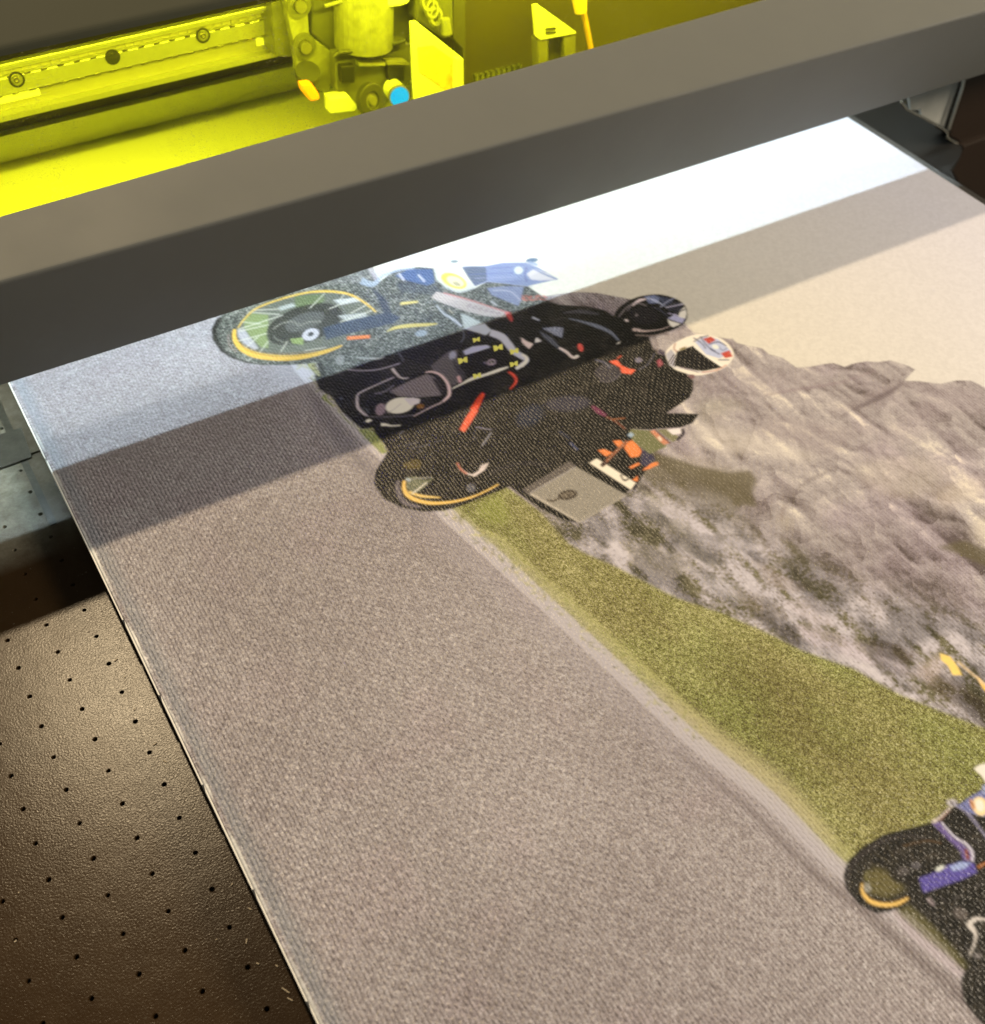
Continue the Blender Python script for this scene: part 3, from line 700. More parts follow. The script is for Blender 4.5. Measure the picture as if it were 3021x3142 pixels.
line('C', [(1368 + 30 * math.cos(a), 300 + 20 * math.sin(a)) for a in k], 6, (132, 120, 130), sd)
line('C', [(1300, 300), (1330, 312), (1350, 330)], 10, (96, 90, 96), sd, op=.8)
line('C', [(1360, 292), (1366, 310), (1384, 306)], 5, (150, 140, 146), sd)
line('C', [(1505, 380), (1550, 410), (1568, 460), (1520, 524)], (14, 22, 22, 10), (150, 52, 38), sd)
line('C', [(1300, 556), (1260, 620), (1215, 700)], (30, 48, 60), (136, 44, 24), sd, sm=False)
line('C', [(1232, 690), (1180, 770), (1122, 868)], (52, 58, 48), (224, 96, 62), 'key', sm=False)
poly('C', [(318, 790), (350, 768), (382, 780), (350, 800)], (190, 190, 186), sd)
line('C', [(455, 815), (500, 818), (540, 826), (615, 822)], (26, 18, 10, 8), (160, 160, 158), sd)
line('C', [(610, 890), (640, 870)], 18, (70, 70, 72), sd, op=.7)
line('C', [(330, 680), (350, 720)], 14, (60, 66, 70), sd, op=.6)
line('C', [(120, 590), (130, 610)], 14, (80, 86, 90), sd, op=.6)
poly('C', [(1590, 90), (1660, 130), (1710, 150), (1680, 190), (1640, 130)], (150, 136, 128), sd)
poly('C', [(1740, 96), (1780, 128), (1730, 136)], (130, 132, 140), sd)
poly('C', [(860, 760), (900, 740), (940, 760)], (30, 28, 26), sd)
# --- second motorcycle (ambient lit)
line('C', [(1240, 835), (1300, 848), (1368, 858)], 9, (128, 116, 116))
line('C', [(1365, 880), (1330, 930), (1285, 992)], 9, (150, 140, 136))
line('C', [(1240, 850), (1220, 900), (1240, 950)], 7, (90, 84, 84), op=.7)
poly('C', [(1080, 1125), (1110, 1180), (1160, 1212), (1210, 1228), (1262, 1195), (1275, 1155), (1344, 1130), (1310, 1190), (1225, 1246), (1160, 1225), (1105, 1180)], (214, 190, 168), sm=False)
line('C', [(1082, 1130), (1110, 1182), (1165, 1224)], 12, (196, 110, 76))
for a_ in range(3): line('C', [(1275 + a_ * 18, 1175), (1290 + a_ * 18, 1140)], 3, (110, 90, 80), soft=0)
for a_ in ((640, 990, 760, 960), (700, 1010, 860, 980), (900, 960, 960, 945), (760, 1040, 800, 1030)):
    line('C', [a_[:2], a_[2:]], 8, (104, 98, 100), op=.5)
line('C', [(700, 1110), (770, 1120), (760, 1190)], 20, (112, 92, 40), op=.5, soft=.05)
poly('E', [(250, 455), (300, 448), (360, 470), (400, 450), (330, 520), (290, 545), (250, 510)], (120, 116, 84), soft=.04, op=.8)
line('E', [(208, 470), (206, 520), (240, 585), (330, 612)], (16, 26, 26, 10), (118, 104, 100), op=.75, soft=.04)
line('E', [(240, 470), (240, 520), (278, 562), (370, 588), (480, 584), (580, 562), (660, 530), (735, 490)], (14, 22, 18, 12, 8, 7), (230, 180, 88))
line('E', [(262, 530), (330, 552), (430, 560)], (12, 14, 6), (222, 180, 96))
line('E', [(262, 458), (258, 475)], 26, (160, 160, 152), op=.9)
line('E', [(280, 540), (358, 480)], 7, (206, 190, 160))
line('E', [(275, 462), (380, 455)], 8, (150, 140, 120), op=.6)
ell('E', 590, 510, 24, 22, 0, (112, 106, 104), op=.6)
ell('E', 275, 390, 44, 20, 0, (112, 92, 40), soft=.06, op=.5)
poly('E', [(520, 610), (780, 508), (800, 520), (870, 570), (960, 640), (1100, 800), (900, 800), (640, 720)], None, tex=grass, soft=.05, op=.9)
poly('E', [(620, 600), (740, 540), (800, 640), (760, 700), (660, 680)], (140, 138, 58), soft=.2, op=.5)
poly('E', [(895, 542), (1142, 398), (1405, 545), (1155, 690)], (142, 128, 106))
poly('E', [(895, 542), (910, 536), (1160, 682), (1155, 690)], (176, 158, 132))
line('E', [(1160, 690), (1402, 548)], 8, (164, 148, 124))
poly('E', [(858, 520), (1108, 368), (1142, 394), (892, 546)], (96, 84, 72))
line('E', [(900, 538), (1138, 400)], 7, (176, 160, 140), op=.8)
ell('E', 1098, 546, 52, 26, -10, (62, 50, 38))
ell('E', 1098, 546, 34, 14, -10, (118, 102, 80))
line('E', [(1060, 560), (1020, 578), (990, 570)], 12, (84, 70, 54))
line('E', [(1080, 540), (1120, 556)], 6, (64, 52, 40)); line('E', [(1080, 556), (1120, 540)], 6, (64, 52, 40))
poly('E', [(1212, 378), (1250, 354), (1458, 484), (1432, 520)], (232, 208, 172))
line('E', [(1375, 440), (1395, 470), (1420, 460)], 9, (40, 34, 32)); line('E', [(1380, 440), (1400, 438)], 6, (60, 50, 44))
line('E', [(1440, 520), (1462, 490)], 14, (60, 52, 50))
og = (226, 124, 62)
for P_ in ([(1256, 312), (1290, 305), (1335, 325), (1300, 345)], [(1335, 262), (1375, 258), (1400, 285), (1370, 300)], [(1395, 300), (1410, 268), (1448, 255), (1490, 320), (1470, 345), (1430, 350)], [(1420, 400), (1470, 375), (1480, 385), (1430, 410)], [(1490, 418), (1530, 380), (1572, 372), (1575, 388), (1520, 412)], [(1436, 470), (1466, 445), (1466, 475)]):
    poly('E', P_, og, soft=.02)
line('E', [(1280, 392), (1340, 330), (1410, 262)], 14, (150, 92, 60)); line('E', [(1275, 395), (1300, 370)], 20, (60, 42, 36))
poly('E', [(1490, 300), (1540, 320), (1560, 360), (1510, 400), (1480, 380)], (64, 56, 66), soft=.04)
poly('E', [(1420, 215), (1436, 200), (1540, 208), (1622, 290), (1530, 332), (1440, 262)], (112, 106, 66))
poly('E', [(1412, 232), (1430, 215), (1448, 230), (1430, 246)], (150, 160, 160))
poly('E', [(1530, 212), (1556, 204), (1636, 272), (1604, 284)], (196, 122, 84))
line('E', [(1560, 206), (1640, 276)], 7, (66, 56, 52)); line('E', [(1575, 240), (1590, 262)], 14, (220, 190, 150))
poly('E', [(1566, 204), (1620, 200), (1690, 244), (1650, 270)], (122, 112, 76))
poly('E', [(1618, 202), (1692, 196), (1700, 222), (1650, 230)], (222, 202, 180))
line('E', [(1700, 200), (1704, 226), (1672, 258)], (16, 18, 12), (50, 40, 44))
line('E', [(1225, 78), (1258, 105), (1300, 130)], (10, 28, 14), (110, 50, 66))
line('E', [(1300, 135), (1350, 160), (1400, 200)], 10, (130, 74, 50), op=.7); line('E', [(1330, 150), (1400, 142)], 8, (150, 88, 50), op=.7)
ell('E', 1100, 66, 120, 40, -4, (62, 56, 60), soft=.15, op=.8)
ell('E', 900, 130, 80, 50, -30, (40, 42, 52), soft=.15, op=.7)
line('E', [(1110, 270), (1150, 310)], 12, (84, 84, 104), op=.7); line('E', [(1050, 210), (1110, 250)], 16, (50, 50, 60), op=.6)
line('E', [(690, 430), (850, 380), (1000, 390)], 20, (48, 42, 40), op=.6, soft=.08)
# --- riders: jackets
dz = 'shade'
poly('D', [(150, 372), (240, 360), (300, 368), (290, 440), (240, 420)], (92, 98, 108), dz, soft=.04, op=.85)
poly('D', [(120, 385), (220, 440), (320, 560), (260, 520), (160, 440)], (58, 62, 68), dz, soft=.05, op=.8)
line('D', [(340, 300), (440, 325), (540, 355), (640, 400), (700, 460)], (6, 12, 26, 20, 10), (74, 80, 88), dz, op=.85, soft=.04)
line('D', [(270, 512), (320, 540), (370, 582), (412, 574)], (14, 18, 18, 10), (150, 138, 130), dz)
poly('D', [(370, 588), (395, 562), (416, 572)], (190, 188, 180), dz)
poly('D', [(680, 488), (715, 462), (706, 480)], (190, 184, 170), dz)
line('D', [(75, 292), (128, 314)], (12, 8), (120, 126, 132), dz)
ell('D', 424, 510, 18, 30, -20, (196, 60, 52), dz)
poly('D', [(0, 440), (60, 490), (50, 520), (0, 470)], (140, 130, 124), dz, soft=.03)
poly('D', [(100, 440), (138, 464), (96, 476)], (140, 140, 146), dz)
line('D', [(0, 560), (38, 590), (0, 650)], 16, (158, 150, 144), dz)
line('D', [(300, 260), (420, 250), (560, 270)], (10, 30, 10), (46, 46, 48), dz, op=.8, soft=.08)
# collar, chest
ell('D', 620, 690, 92, 62, 0, (66, 58, 56), soft=.08, op=.8)
line('D', [(530, 600), (600, 620), (640, 660)], 14, (104, 96, 100), op=.7); line('D', [(560, 750), (640, 756), (720, 700)], 8, (110, 98, 96), op=.6)
poly('D', [(632, 610), (690, 600), (720, 640), (770, 662), (822, 672), (790, 704), (722, 694), (712, 655), (660, 628)], (228, 96, 62))
line('D', [(690, 590), (720, 570)], 10, (190, 70, 44))
poly('D', [(820, 590), (850, 580), (876, 604), (850, 622), (822, 616)], (118, 106, 108))
line('D', [(840, 670), (900, 640), (940, 590), (960, 550)], 9, (96, 88, 88), op=.8)
poly('D', [(975, 610), (1000, 590), (1022, 630), (990, 655)], (150, 72, 72))
poly('D', [(984, 530), (1000, 520), (1040, 548), (1030, 570), (990, 556)], (74, 62, 66))
# helmet of the first rider
poly('D', [(660, 300), (690, 235), (760, 180), (850, 142), (980, 126), (1090, 148), (1168, 195), (1196, 262), (1180, 325), (1100, 380), (960, 425), (820, 434), (720, 400), (670, 350)], (9, 9, 10), dz, sm=True)
poly('D', [(884, 142), (960, 130), (1000, 150), (985, 190), (920, 192)], (70, 78, 96), dz, soft=.04)
poly('D', [(1000, 140), (1060, 150), (1100, 175), (1060, 205), (1010, 190)], (34, 38, 48), dz, soft=.03)
for P_, w_, c_ in (([(900, 150), (960, 170), (1040, 215)], (4, 14, 4), (112, 120, 138)), ([(960, 136), (1010, 165), (1050, 215)], (6, 8, 3), (52, 58, 72)), ([(1050, 222), (1110, 195), (1168, 200)], (3, 7, 3), (150, 146, 158)), ([(1062, 240), (1130, 232), (1190, 245)], (3, 10, 4), (70, 74, 90)), ([(1055, 262), (1110, 275), (1180, 300)], (3, 12, 5), (120, 118, 134)), ([(870, 160), (800, 200), (760, 250)], (6, 14, 4), (66, 62, 64)), ([(940, 215), (1000, 240), (1060, 290)], (4, 10, 4), (40, 42, 50))):
    line('D', P_, w_, c_, dz, op=.9)
poly('D', [(1040, 215), (1120, 180), (1165, 205), (1130, 260), (1060, 235)], (26, 27, 32), dz)
line('D', [(1040, 222), (1100, 210), (1170, 195)], 6, (122, 122, 134), dz); line('D', [(1000, 220), (1050, 180), (1110, 150)], 6, (100, 104, 116), dz)
poly('D', [(1140, 250), (1176, 215), (1192, 262), (1184, 300), (1130, 300)], (164, 146, 156), dz, soft=.03)
poly('D', [(1055, 300), (1100, 275), (1180, 305), (1160, 335), (1120, 325)], (110, 112, 128), dz, soft=.02)
poly('D', [(1052, 305), (1080, 320), (1150, 340), (1095, 364), (1070, 350)], (186, 174, 170), dz, soft=.02)
line('D', [(1080, 270), (1180, 235)], 8, (30, 30, 34), dz)
line('D', [(800, 205), (850, 170), (900, 160)], (12, 22, 8), (136, 128, 124), dz)
line('D', [(700, 290), (760, 220), (830, 190), (900, 208)], 8, (84, 80, 78), dz, op=.8)
ell('D', 885, 280, 110, 62, 8, (18, 17, 18), dz); line('D', [(745, 310), (770, 320)], 12, (140, 134, 128), dz)
line('D', [(800, 380), (840, 384), (890, 392), (1000, 380), (1090, 350)], (20, 22, 12, 6, 4), (122, 112, 104), dz, op=.9)
line('D', [(820, 420), (950, 424), (1060, 395)], 8, (92, 84, 76), dz, op=.8)
poly('D', [(826, 262), (840, 280), (822, 288)], (90, 86, 84), dz)
# helmet of the second rider
poly('D', [(1040, 560), (1070, 505), (1140, 458), (1240, 420), (1340, 418), (1440, 446), (1510, 505), (1532, 570), (1490, 636), (1400, 684), (1280, 712), (1180, 695), (1090, 655)], (224, 204, 170), sm=True)
poly('D', [(1040, 560), (1080, 520), (1110, 560), (1110, 660), (1070, 640)], (168, 156, 146), soft=.03)
for k_ in range(4): line('D', [(1060 + k_ * 16, 620 + k_ * 10), (1100 + k_ * 12, 560 + k_ * 6)], 7, (92, 78, 72), soft=0)
line('D', [(1110, 480), (1100, 520), (1130, 545)], 8, (150, 84, 66))
poly('D', [(1120, 540), (1200, 510), (1240, 498), (1340, 580), (1452, 655), (1310, 682), (1200, 672), (1100, 640)], (30, 26, 22))
line('D', [(1245, 500), (1340, 575), (1455, 650)], 12, (232, 212, 184))
poly('D', [(1140, 520), (1190, 500), (1180, 520), (1140, 534)], (120, 100, 44))
poly('D', [(1250, 470), (1320, 432), (1420, 450), (1516, 540), (1430, 590), (1330, 560)], (176, 172, 176), soft=.02)
poly('D', [(1308, 448), (1368, 430), (1402, 456), (1352, 486)], (176, 66, 48)); poly('D', [(1438, 552), (1500, 530), (1524, 576), (1470, 588)], (184, 70, 50))
for P_ in ([(1240, 440), (1300, 480), (1330, 520)], [(1290, 430), (1340, 500), (1400, 540)], [(1350, 490), (1420, 470), (1480, 500)], [(1360, 520), (1430, 560)], [(1420, 600), (1500, 600)], [(1240, 470), (1290, 440), (1350, 424)]):
    line('D', P_, 8, (84, 82, 94), soft=.01)
line('D', [(1420, 500), (1450, 530), (1490, 510)], 7, (120, 120, 132)); ell('D', 1400, 505, 26, 16, 20, (214, 206, 204))
line('D', [(1110, 655), (1200, 668), (1300, 690), (1390, 682)], 9, (196, 180, 164)); line('D', [(1300, 690), (1400, 676), (1480, 636)], 6, (186, 110, 82))
line('D', [(1140, 650), (1280, 690)], 5, (92, 60, 56)); poly('D', [(1195, 712), (1240, 705), (1255, 730), (1225, 738)], (120, 84, 76))
# --- fourth motorcycle, lower right, carried on past the frame
b4 = [(300, 960), (330, 860), (430, 765), (570, 682), (740, 640), (900, 600), (1010, 500), (1060, 490), (1150, 440), (1255, 372), (1500, 250), (1700, 60), (1900, -60), (2050, 40), (2000, 260), (1850, 420), (2000, 620), (2150, 900), (2120, 1150), (2000, 1300), (2150, 1500), (2100, 1750), (1850, 1850), (1600, 1900), (1400, 1990), (1255, 1975), (1180, 1900), (1110, 1800), (1092, 1700), (1102, 1600), (1040, 1560), (1120, 1640), (1000, 1450), (880, 1330), (760, 1225), (650, 1195), (520, 1215), (400, 1150), (320, 1050)]
poly('G', b4, (13, 11, 9), soft=.04)
i0, i1, j0, j1 = bbox(cz(zp('G', b4)), 0)
sub = IMG[j0:j1, i0:i1]; dk = (sub.max(2) < .035)[..., None]
fn = st(fbm(.45, .3, 4)[j0:j1, i0:i1], .45, .75)[..., None]
sub += dk * fn * np.array([.014, .013, .012], np.float32)
sub += dk * st(ridged(.42, .30, 3)[j0:j1, i0:i1], .62, .88)[..., None] * np.array([.030, .026, .024], np.float32)
line('G', [(345, 1080), (330, 980), (370, 870), (470, 780), (600, 715), (760, 690), (880, 720)], (16, 30, 34, 30, 26, 20, 8), (58, 50, 44), soft=.08, op=.7)
poly('G', [(440, 960), (520, 900), (640, 960), (720, 1050), (600, 1110), (470, 1080)], (112, 98, 52), soft=.15, op=.7)
poly('G', [(422, 1030), (470, 1000), (490, 1060), (450, 1080)], (150, 140, 120), soft=.05, op=.8)
line('G', [(428, 1010), (428, 1070), (480, 1130), (570, 1156), (660, 1148), (738, 1110)], (10, 20, 30, 28, 26, 18), (230, 180, 92))
line('G', [(470, 1110), (560, 1134), (650, 1125), (735, 1098)], 5, (110, 80, 40), soft=0)
line('G', [(460, 1000), (450, 950), (480, 930)], 10, (140, 128, 70), op=.6)
line('G', [(700, 760), (860, 725), (960, 740)], 10, (112, 78, 40), op=.5)
for a_ in range(7):
    an = math.radians(100 + a_ * 24)
    line('G', [(700, 940), (700 + 250 * math.cos(an), 930 + 200 * math.sin(an))], 6, (110, 96, 70), op=.45, soft=.01)
ell('G', 700, 935, 90, 70, -20, (30, 26, 22), soft=.06, op=.8); ell('G', 705, 930, 40, 30, -20, (92, 82, 74), soft=.05, op=.7)
for a_ in ((930, 1250, 1010, 1220, 60), (1000, 1340, 1080, 1330, 74), (860, 1180, 940, 1190, 50), (1040, 1120, 1110, 1080, 80), (950, 1100, 1000, 1150, 66), (1180, 1040, 1250, 1010, 90), (1120, 1420, 1160, 1480, 70), (1180, 1600, 1250, 1560, 60), (1160, 720, 1250, 760, 66), (1090, 600, 1160, 680, 50)):
    line('G', [a_[:2], a_[2:4]], (10, 16, 8), (a_[4], int(a_[4] * .9), int(a_[4] * .82)), op=.8, soft=.03)
ell('G', 790, 890, 34, 26, 0, (110, 100, 96), soft=.06, op=.5)
poly('G', [(808, 975), (870, 955), (930, 930), (1000, 890), (1120, 865), (1180, 872), (1200, 938), (1100, 985), (940, 1040), (840, 1076)], (88, 74, 132))
poly('G', [(1010, 900), (1090, 866), (1160, 872), (1120, 910), (1040, 930)], (150, 156, 190)); line('G', [(925, 925), (978, 895)], 26, (214, 206, 190))
poly('G', [(895, 602), (950, 590), (1020, 680), (1100, 740), (1160, 800), (1176, 860), (1110, 862), (1085, 790), (1000, 710), (940, 650)], (104, 84, 122))
line('G', [(960, 600), (1040, 690), (1130, 750), (1170, 810), (1165, 865)], (12, 14, 20, 18), (196, 182, 184)); line('G', [(1125, 780), (1140, 850)], 22, (132, 70, 46))
line('G', [(900, 600), (960, 560), (1030, 490)], (24, 16, 12), (206, 184, 160)); ell('G', 1032, 468, 36, 26, 0, (178, 164, 150)); ell('G', 1034, 470, 16, 12, 0, (110, 98, 96))
line('G', [(950, 590), (1010, 520)], 6, (150, 96, 80))
line('G', [(1050, 480), (1120, 520), (1180, 590), (1255, 690), (1400, 900)], (24, 22, 16, 12), (128, 118, 128))
poly('G', [(1070, 490), (1150, 430), (1255, 372), (1500, 220), (1700, 400), (1500, 700), (1255, 560), (1150, 540)], (110, 108, 138))
ell('G', 1222, 492, 52, 66, -20, (238, 196, 136)); ell('G', 1218, 486, 30, 42, -20, (244, 228, 196)); ell('G', 1170, 480, 14, 40, -20, (190, 130, 84))
poly('G', [(1178, 240), (1215, 212), (1400, 180), (1420, 380), (1255, 330), (1235, 290)], (222, 206, 178)); poly('G', [(1235, 350), (1330, 330), (1330, 400), (1240, 410)], (150, 148, 160))
line('G', [(1205, 905), (1255, 880), (1400, 840)], 18, (170, 102, 52))
line('G', [(1255, 1258), (1195, 1250), (1150, 1290), (1190, 1345), (1185, 1410), (1150, 1500)], (14, 26, 40, 22, 14, 10), (206, 188, 166))
line('G', [(870, 1110), (910, 1160)], (30, 20), (150, 130, 122), op=.8); ell('G', 1090, 1215, 52, 40, 20, (112, 98, 86), soft=.06, op=.6); ell('G', 1205, 1500, 26, 18, 0, (150, 136, 124), op=.6)
line('G', [(1255, 1255), (1500, 1300)], 20, (206, 188, 166))
# kerb in front of the fourth motorcycle comes back on top
line('G', [(640, 1195), (760, 1330), (900, 1450), (1030, 1560), (1098, 1625)], (40, 70, 76, 80, 60), (172, 152, 142), soft=.08, op=.85)
poly('G', [(650, 1200), (740, 1150), (900, 1290), (1020, 1420), (1140, 1560), (1110, 1600), (1000, 1500), (850, 1380)], (98, 88, 50), soft=.1, op=.75)

# unprinted margin, ink slightly soft at the borders, and white canvas behind the print head
IMG[GY > 12.6] = .80
edge = st(.05 * vnoise(.5, .8) + gx[None, :] - X0, .0, .04)[..., None]
IMG[:] = IMG * edge + np.array([.70, .74, .78], np.float32) * (1 - edge)
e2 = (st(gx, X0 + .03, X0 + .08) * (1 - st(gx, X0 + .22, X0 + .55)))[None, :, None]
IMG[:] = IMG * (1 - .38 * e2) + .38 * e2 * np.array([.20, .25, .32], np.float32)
IMG = np.clip(IMG, .006, .84)

img = bpy.data.images.new('canvas_print', W_, H_, alpha=False, float_buffer=True)
buf = np.ones((H_, W_, 4), np.float32); buf[..., :3] = IMG
img.colorspace_settings.name = 'Linear Rec.709'
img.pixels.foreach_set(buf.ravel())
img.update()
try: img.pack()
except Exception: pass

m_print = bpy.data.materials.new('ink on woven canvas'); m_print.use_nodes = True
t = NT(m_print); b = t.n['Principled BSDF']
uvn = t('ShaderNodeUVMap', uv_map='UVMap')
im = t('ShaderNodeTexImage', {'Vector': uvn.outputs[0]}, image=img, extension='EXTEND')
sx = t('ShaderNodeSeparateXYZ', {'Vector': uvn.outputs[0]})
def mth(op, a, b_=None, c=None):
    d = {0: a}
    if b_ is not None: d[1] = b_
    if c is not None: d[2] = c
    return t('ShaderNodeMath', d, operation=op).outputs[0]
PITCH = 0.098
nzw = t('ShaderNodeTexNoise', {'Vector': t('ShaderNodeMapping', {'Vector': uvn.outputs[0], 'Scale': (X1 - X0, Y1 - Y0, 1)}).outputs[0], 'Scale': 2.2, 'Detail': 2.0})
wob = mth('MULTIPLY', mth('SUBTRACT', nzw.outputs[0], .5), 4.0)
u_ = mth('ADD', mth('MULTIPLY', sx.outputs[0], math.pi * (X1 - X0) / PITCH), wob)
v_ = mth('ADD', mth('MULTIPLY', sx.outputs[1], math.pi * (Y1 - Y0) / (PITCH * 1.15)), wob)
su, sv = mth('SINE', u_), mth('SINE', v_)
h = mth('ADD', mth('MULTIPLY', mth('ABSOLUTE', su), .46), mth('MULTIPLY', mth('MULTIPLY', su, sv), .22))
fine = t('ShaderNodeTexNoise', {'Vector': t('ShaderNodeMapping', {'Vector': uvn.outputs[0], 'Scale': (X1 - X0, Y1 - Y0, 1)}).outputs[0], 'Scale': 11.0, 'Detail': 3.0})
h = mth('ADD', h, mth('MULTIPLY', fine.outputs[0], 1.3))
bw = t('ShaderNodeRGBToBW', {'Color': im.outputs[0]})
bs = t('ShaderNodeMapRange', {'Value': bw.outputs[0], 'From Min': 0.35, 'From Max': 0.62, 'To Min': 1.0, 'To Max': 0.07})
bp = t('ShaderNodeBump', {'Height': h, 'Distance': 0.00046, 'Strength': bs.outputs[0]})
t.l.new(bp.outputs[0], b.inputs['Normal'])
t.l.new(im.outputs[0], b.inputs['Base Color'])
b.inputs['Roughness'].default_value = 0.36
b.inputs['Specular IOR Level'].default_value = 0.36

cv = thing('stretched_canvas', 'stretched canvas printed with motorcyclists, a grey road and hills, lying on the black table', 'canvas', (17, 0, 0))
r = .06; A_ = 5
prof = [(X0 - .08, 0.04), (X0 - .08, 1 - r)]
prof += [(X0 - .08 + r - r * math.cos(math.pi / 2 * k / A_), 1 - r + r * math.sin(math.pi / 2 * k / A_)) for k in range(1, A_)]
xl = X0 - .08 + r; xr = X1 + .02 - r
top = [(xl, 1.0), (xr, 1.0)]
prof2 = [(X1 + .02 - r + r * math.sin(math.pi / 2 * k / A_), 1 - r + r * math.cos(math.pi / 2 * k / A_)) for k in range(1, A_)] + [(X1 + .02, 1 - r), (X1 + .02, .04)]
full = prof[1:] + top + prof2[:-1]
V = [(x, y, z) for y in (Y0, Y1) for x, z in full]; n = len(full)
F = [(k, k + 1, k + 1 + n, k + n) for k in range(n - 1)]
o = obj('printed_face', V, F, m_print, cv, smooth=True, uv=1)
uvl = o.data.uv_layers.new(name='UVMap')
for lp in o.data.loops:
    vx = V[lp.vertex_index]
    uvl.data[lp.index].uv = ((vx[0] - X0) / (X1 - X0), (vx[1] - Y0) / (Y1 - Y0))
MB().box(X0 - .06, X1, Y0 + .02, Y1 - .02, .01, .90).build('stretcher_frame', m_tape, cv)
# white wrapped edge: folded lengths of unprinted canvas, each a little askew
marks = [at(x_ * .6845, 1800 + y_ * .6845, z=1)[1] for x_, y_ in ((540, 150), (697, 490), (893, 890), (1120, 1360), (1365, 1860))]
ys = [21.9, 12.0, 5.0] + marks + [-17, -20, -23.9]
for a, b_ in zip(ys, ys[1:]):
    mb = MB()
    P_ = [(X0 - .092, a - .22), (X0 - .104, b_), (X0 - .075, b_ - .01), (X0 - .055, a - .02)]
    mb.prism([(x, y, .90) for x, y in P_], (0, 0, .085))
    mb.build('edge_fold', m_tape, cv)

# ------------------------------------------------------------------ gantry cover
XA, XB = -14.0, 46.0
gn = thing('printer_gantry', 'grey gantry cover with a yellow see-through window spanning the table', 'printer', (14, 12, 0.05))
def sect(L, Rr, name, m, th, parent=gn, rnd=0.12, label=None):
    """bent sheet whose (y, z) line is L at x = 0 and Rr at x = 34"""
    def path(P_):
        o_ = []
        for i, p in enumerate(P_):
            if 0 < i < len(P_) - 1:
                a = Vector(P_[i - 1]); b2 = Vector(p); c = Vector(P_[i + 1])
                d1 = (a - b2).normalized() * rnd; d2 = (c - b2).normalized() * rnd
                for k in range(5):
                    u = k / 4; o_.append(b2 + d1 * (1 - u) ** 2 + d2 * u ** 2)
            else: o_.append(Vector(p))
        return o_
    V = []
    xs = [XA + (XB - XA) * i / 30 for i in range(31)]
    for x in xs:
        k = x / 34
        P_ = path([(l[0] + (r_[0] - l[0]) * k, l[1] + (r_[1] - l[1]) * k) for l, r_ in zip(L, Rr)])
        n_ = len(P_); nor = []
        for i in range(n_):
            d = (P_[min(i + 1, n_ - 1)] - P_[max(i - 1, 0)]).normalized(); nor.append(Vector((d.y, -d.x)))
        V += [(x, p.x, p.y) for p in P_] + [(x, (p + q_ * th).x, (p + q_ * th).y) for p, q_ in zip(P_, nor)][::-1]
    n2 = len(V) // len(xs); L_ = len(V) - n2
    F = [(i + s_ * n2, (i + 1) % n2 + s_ * n2, (i + 1) % n2 + n2 + s_ * n2, i + n2 + s_ * n2) for i in range(n2) for s_ in range(len(xs) - 1)]
    F += [tuple(range(n2)), tuple(range(L_ + n2 - 1, L_ - 1, -1))]
    return obj(name, V, F, m, parent, label=label)
lip, mid, top_ = (6.14, 2.88), (5.08, 6.60), (7.22, 7.02)
lipR, midR, topR = (6.06, 2.90), (4.86, 6.32), (7.98, 7.18)
sect([(6.42, 3.3), lip, mid, top_, (7.35, 6.8)], [(6.34, 3.3), lipR, midR, topR, (8.1, 6.95)], 'front_panel', m_beam, 0.07)
U = (10.35, 9.52)
sect([(7.19, 6.98), U], [(7.95, 7.14), U], 'window_pane', m_acr, 0.12, rnd=0)
sect([(10.25, 9.40), (10.42, 9.66), (12.0, 10.3), (31.0, 10.6), (31.0, 0.3)], [(10.25, 9.40), (10.42, 9.66), (12.0, 10.3), (31.0, 10.6), (31.0, 0.3)], 'roof_panel', m_lid, 0.07)
MB().box(XA, XB, 30.6, 30.8, .1, 10.4).build('rear_lining', m_inner, gn)
MB().box(XA, XB, 21.25, 21.6, 1.08, 2.02).build('rear_crossbar', m_white, gn)
MB().box(XA, XB, 21.6, 22.6, 1.4, 9.5).build('rear_shroud', m_inner, gn)
led = MB().box(XA + .5, XB - .5, 8.2, 8.7, 5.46, 5.7).build('light_strip', m_white, gn)
MB().box(XA + .5, XB - .5, 10.7, 11.5, 9.16, 9.5).build('light_strip', m_white, gn)

# linear rail on its beam
YR = 16.0
def zr(py, Y=YR, px=0): return at(px, py, y=Y)[2]
rail_x1 = at(830, 120, y=YR)[0] + 6
z358, z340, z300, z238, z205, z178 = [zr(v_) for v_ in (360, 343, 300, 236, 205, 177)]
rl = MB().box(XA, 45, YR, YR + 2.5, z340, z178 + .0).build('rail_beam', m_alu2, gn)
MB().box(XA, 45, YR - .35, YR - .003, z358, z340).build('beam_flange', m_alu, gn)
zt, zb = zr(232), zr(286)
lr = MB().box(XA, 45, YR - .22, YR - .003, zb, zt).build('linear_rail', m_alu, gn, bevel=.03)
MB().box(XA, 45, YR - .30, YR - .003, zr(206), zr(198)).build('belt_guide', m_alu, gn)
MB().box(XA, 45, YR - .5, YR - .003, z178 - .12, z178).build('top_lip', m_alu, gn, bevel=.02)
mb = MB()
x = -3.0
while x < 25:
    mb.box(x, x + .16, YR - .05, YR - .003, zr(230), zr(207)); x += .30
mb.build('belt_teeth', m_alu2, gn, kind='stuff')
mb = MB(); x = -3.0
while x < 25:
    for zc in (zt + .005, zb - .005):
        mb.box(x, x + .20, YR - .25, YR - .21, zc - .022, zc + .022)
    x += .52
mb.build('rail_glints', m_steel, gn, kind='stuff')  # glints along the rail edges, built as small steel pieces
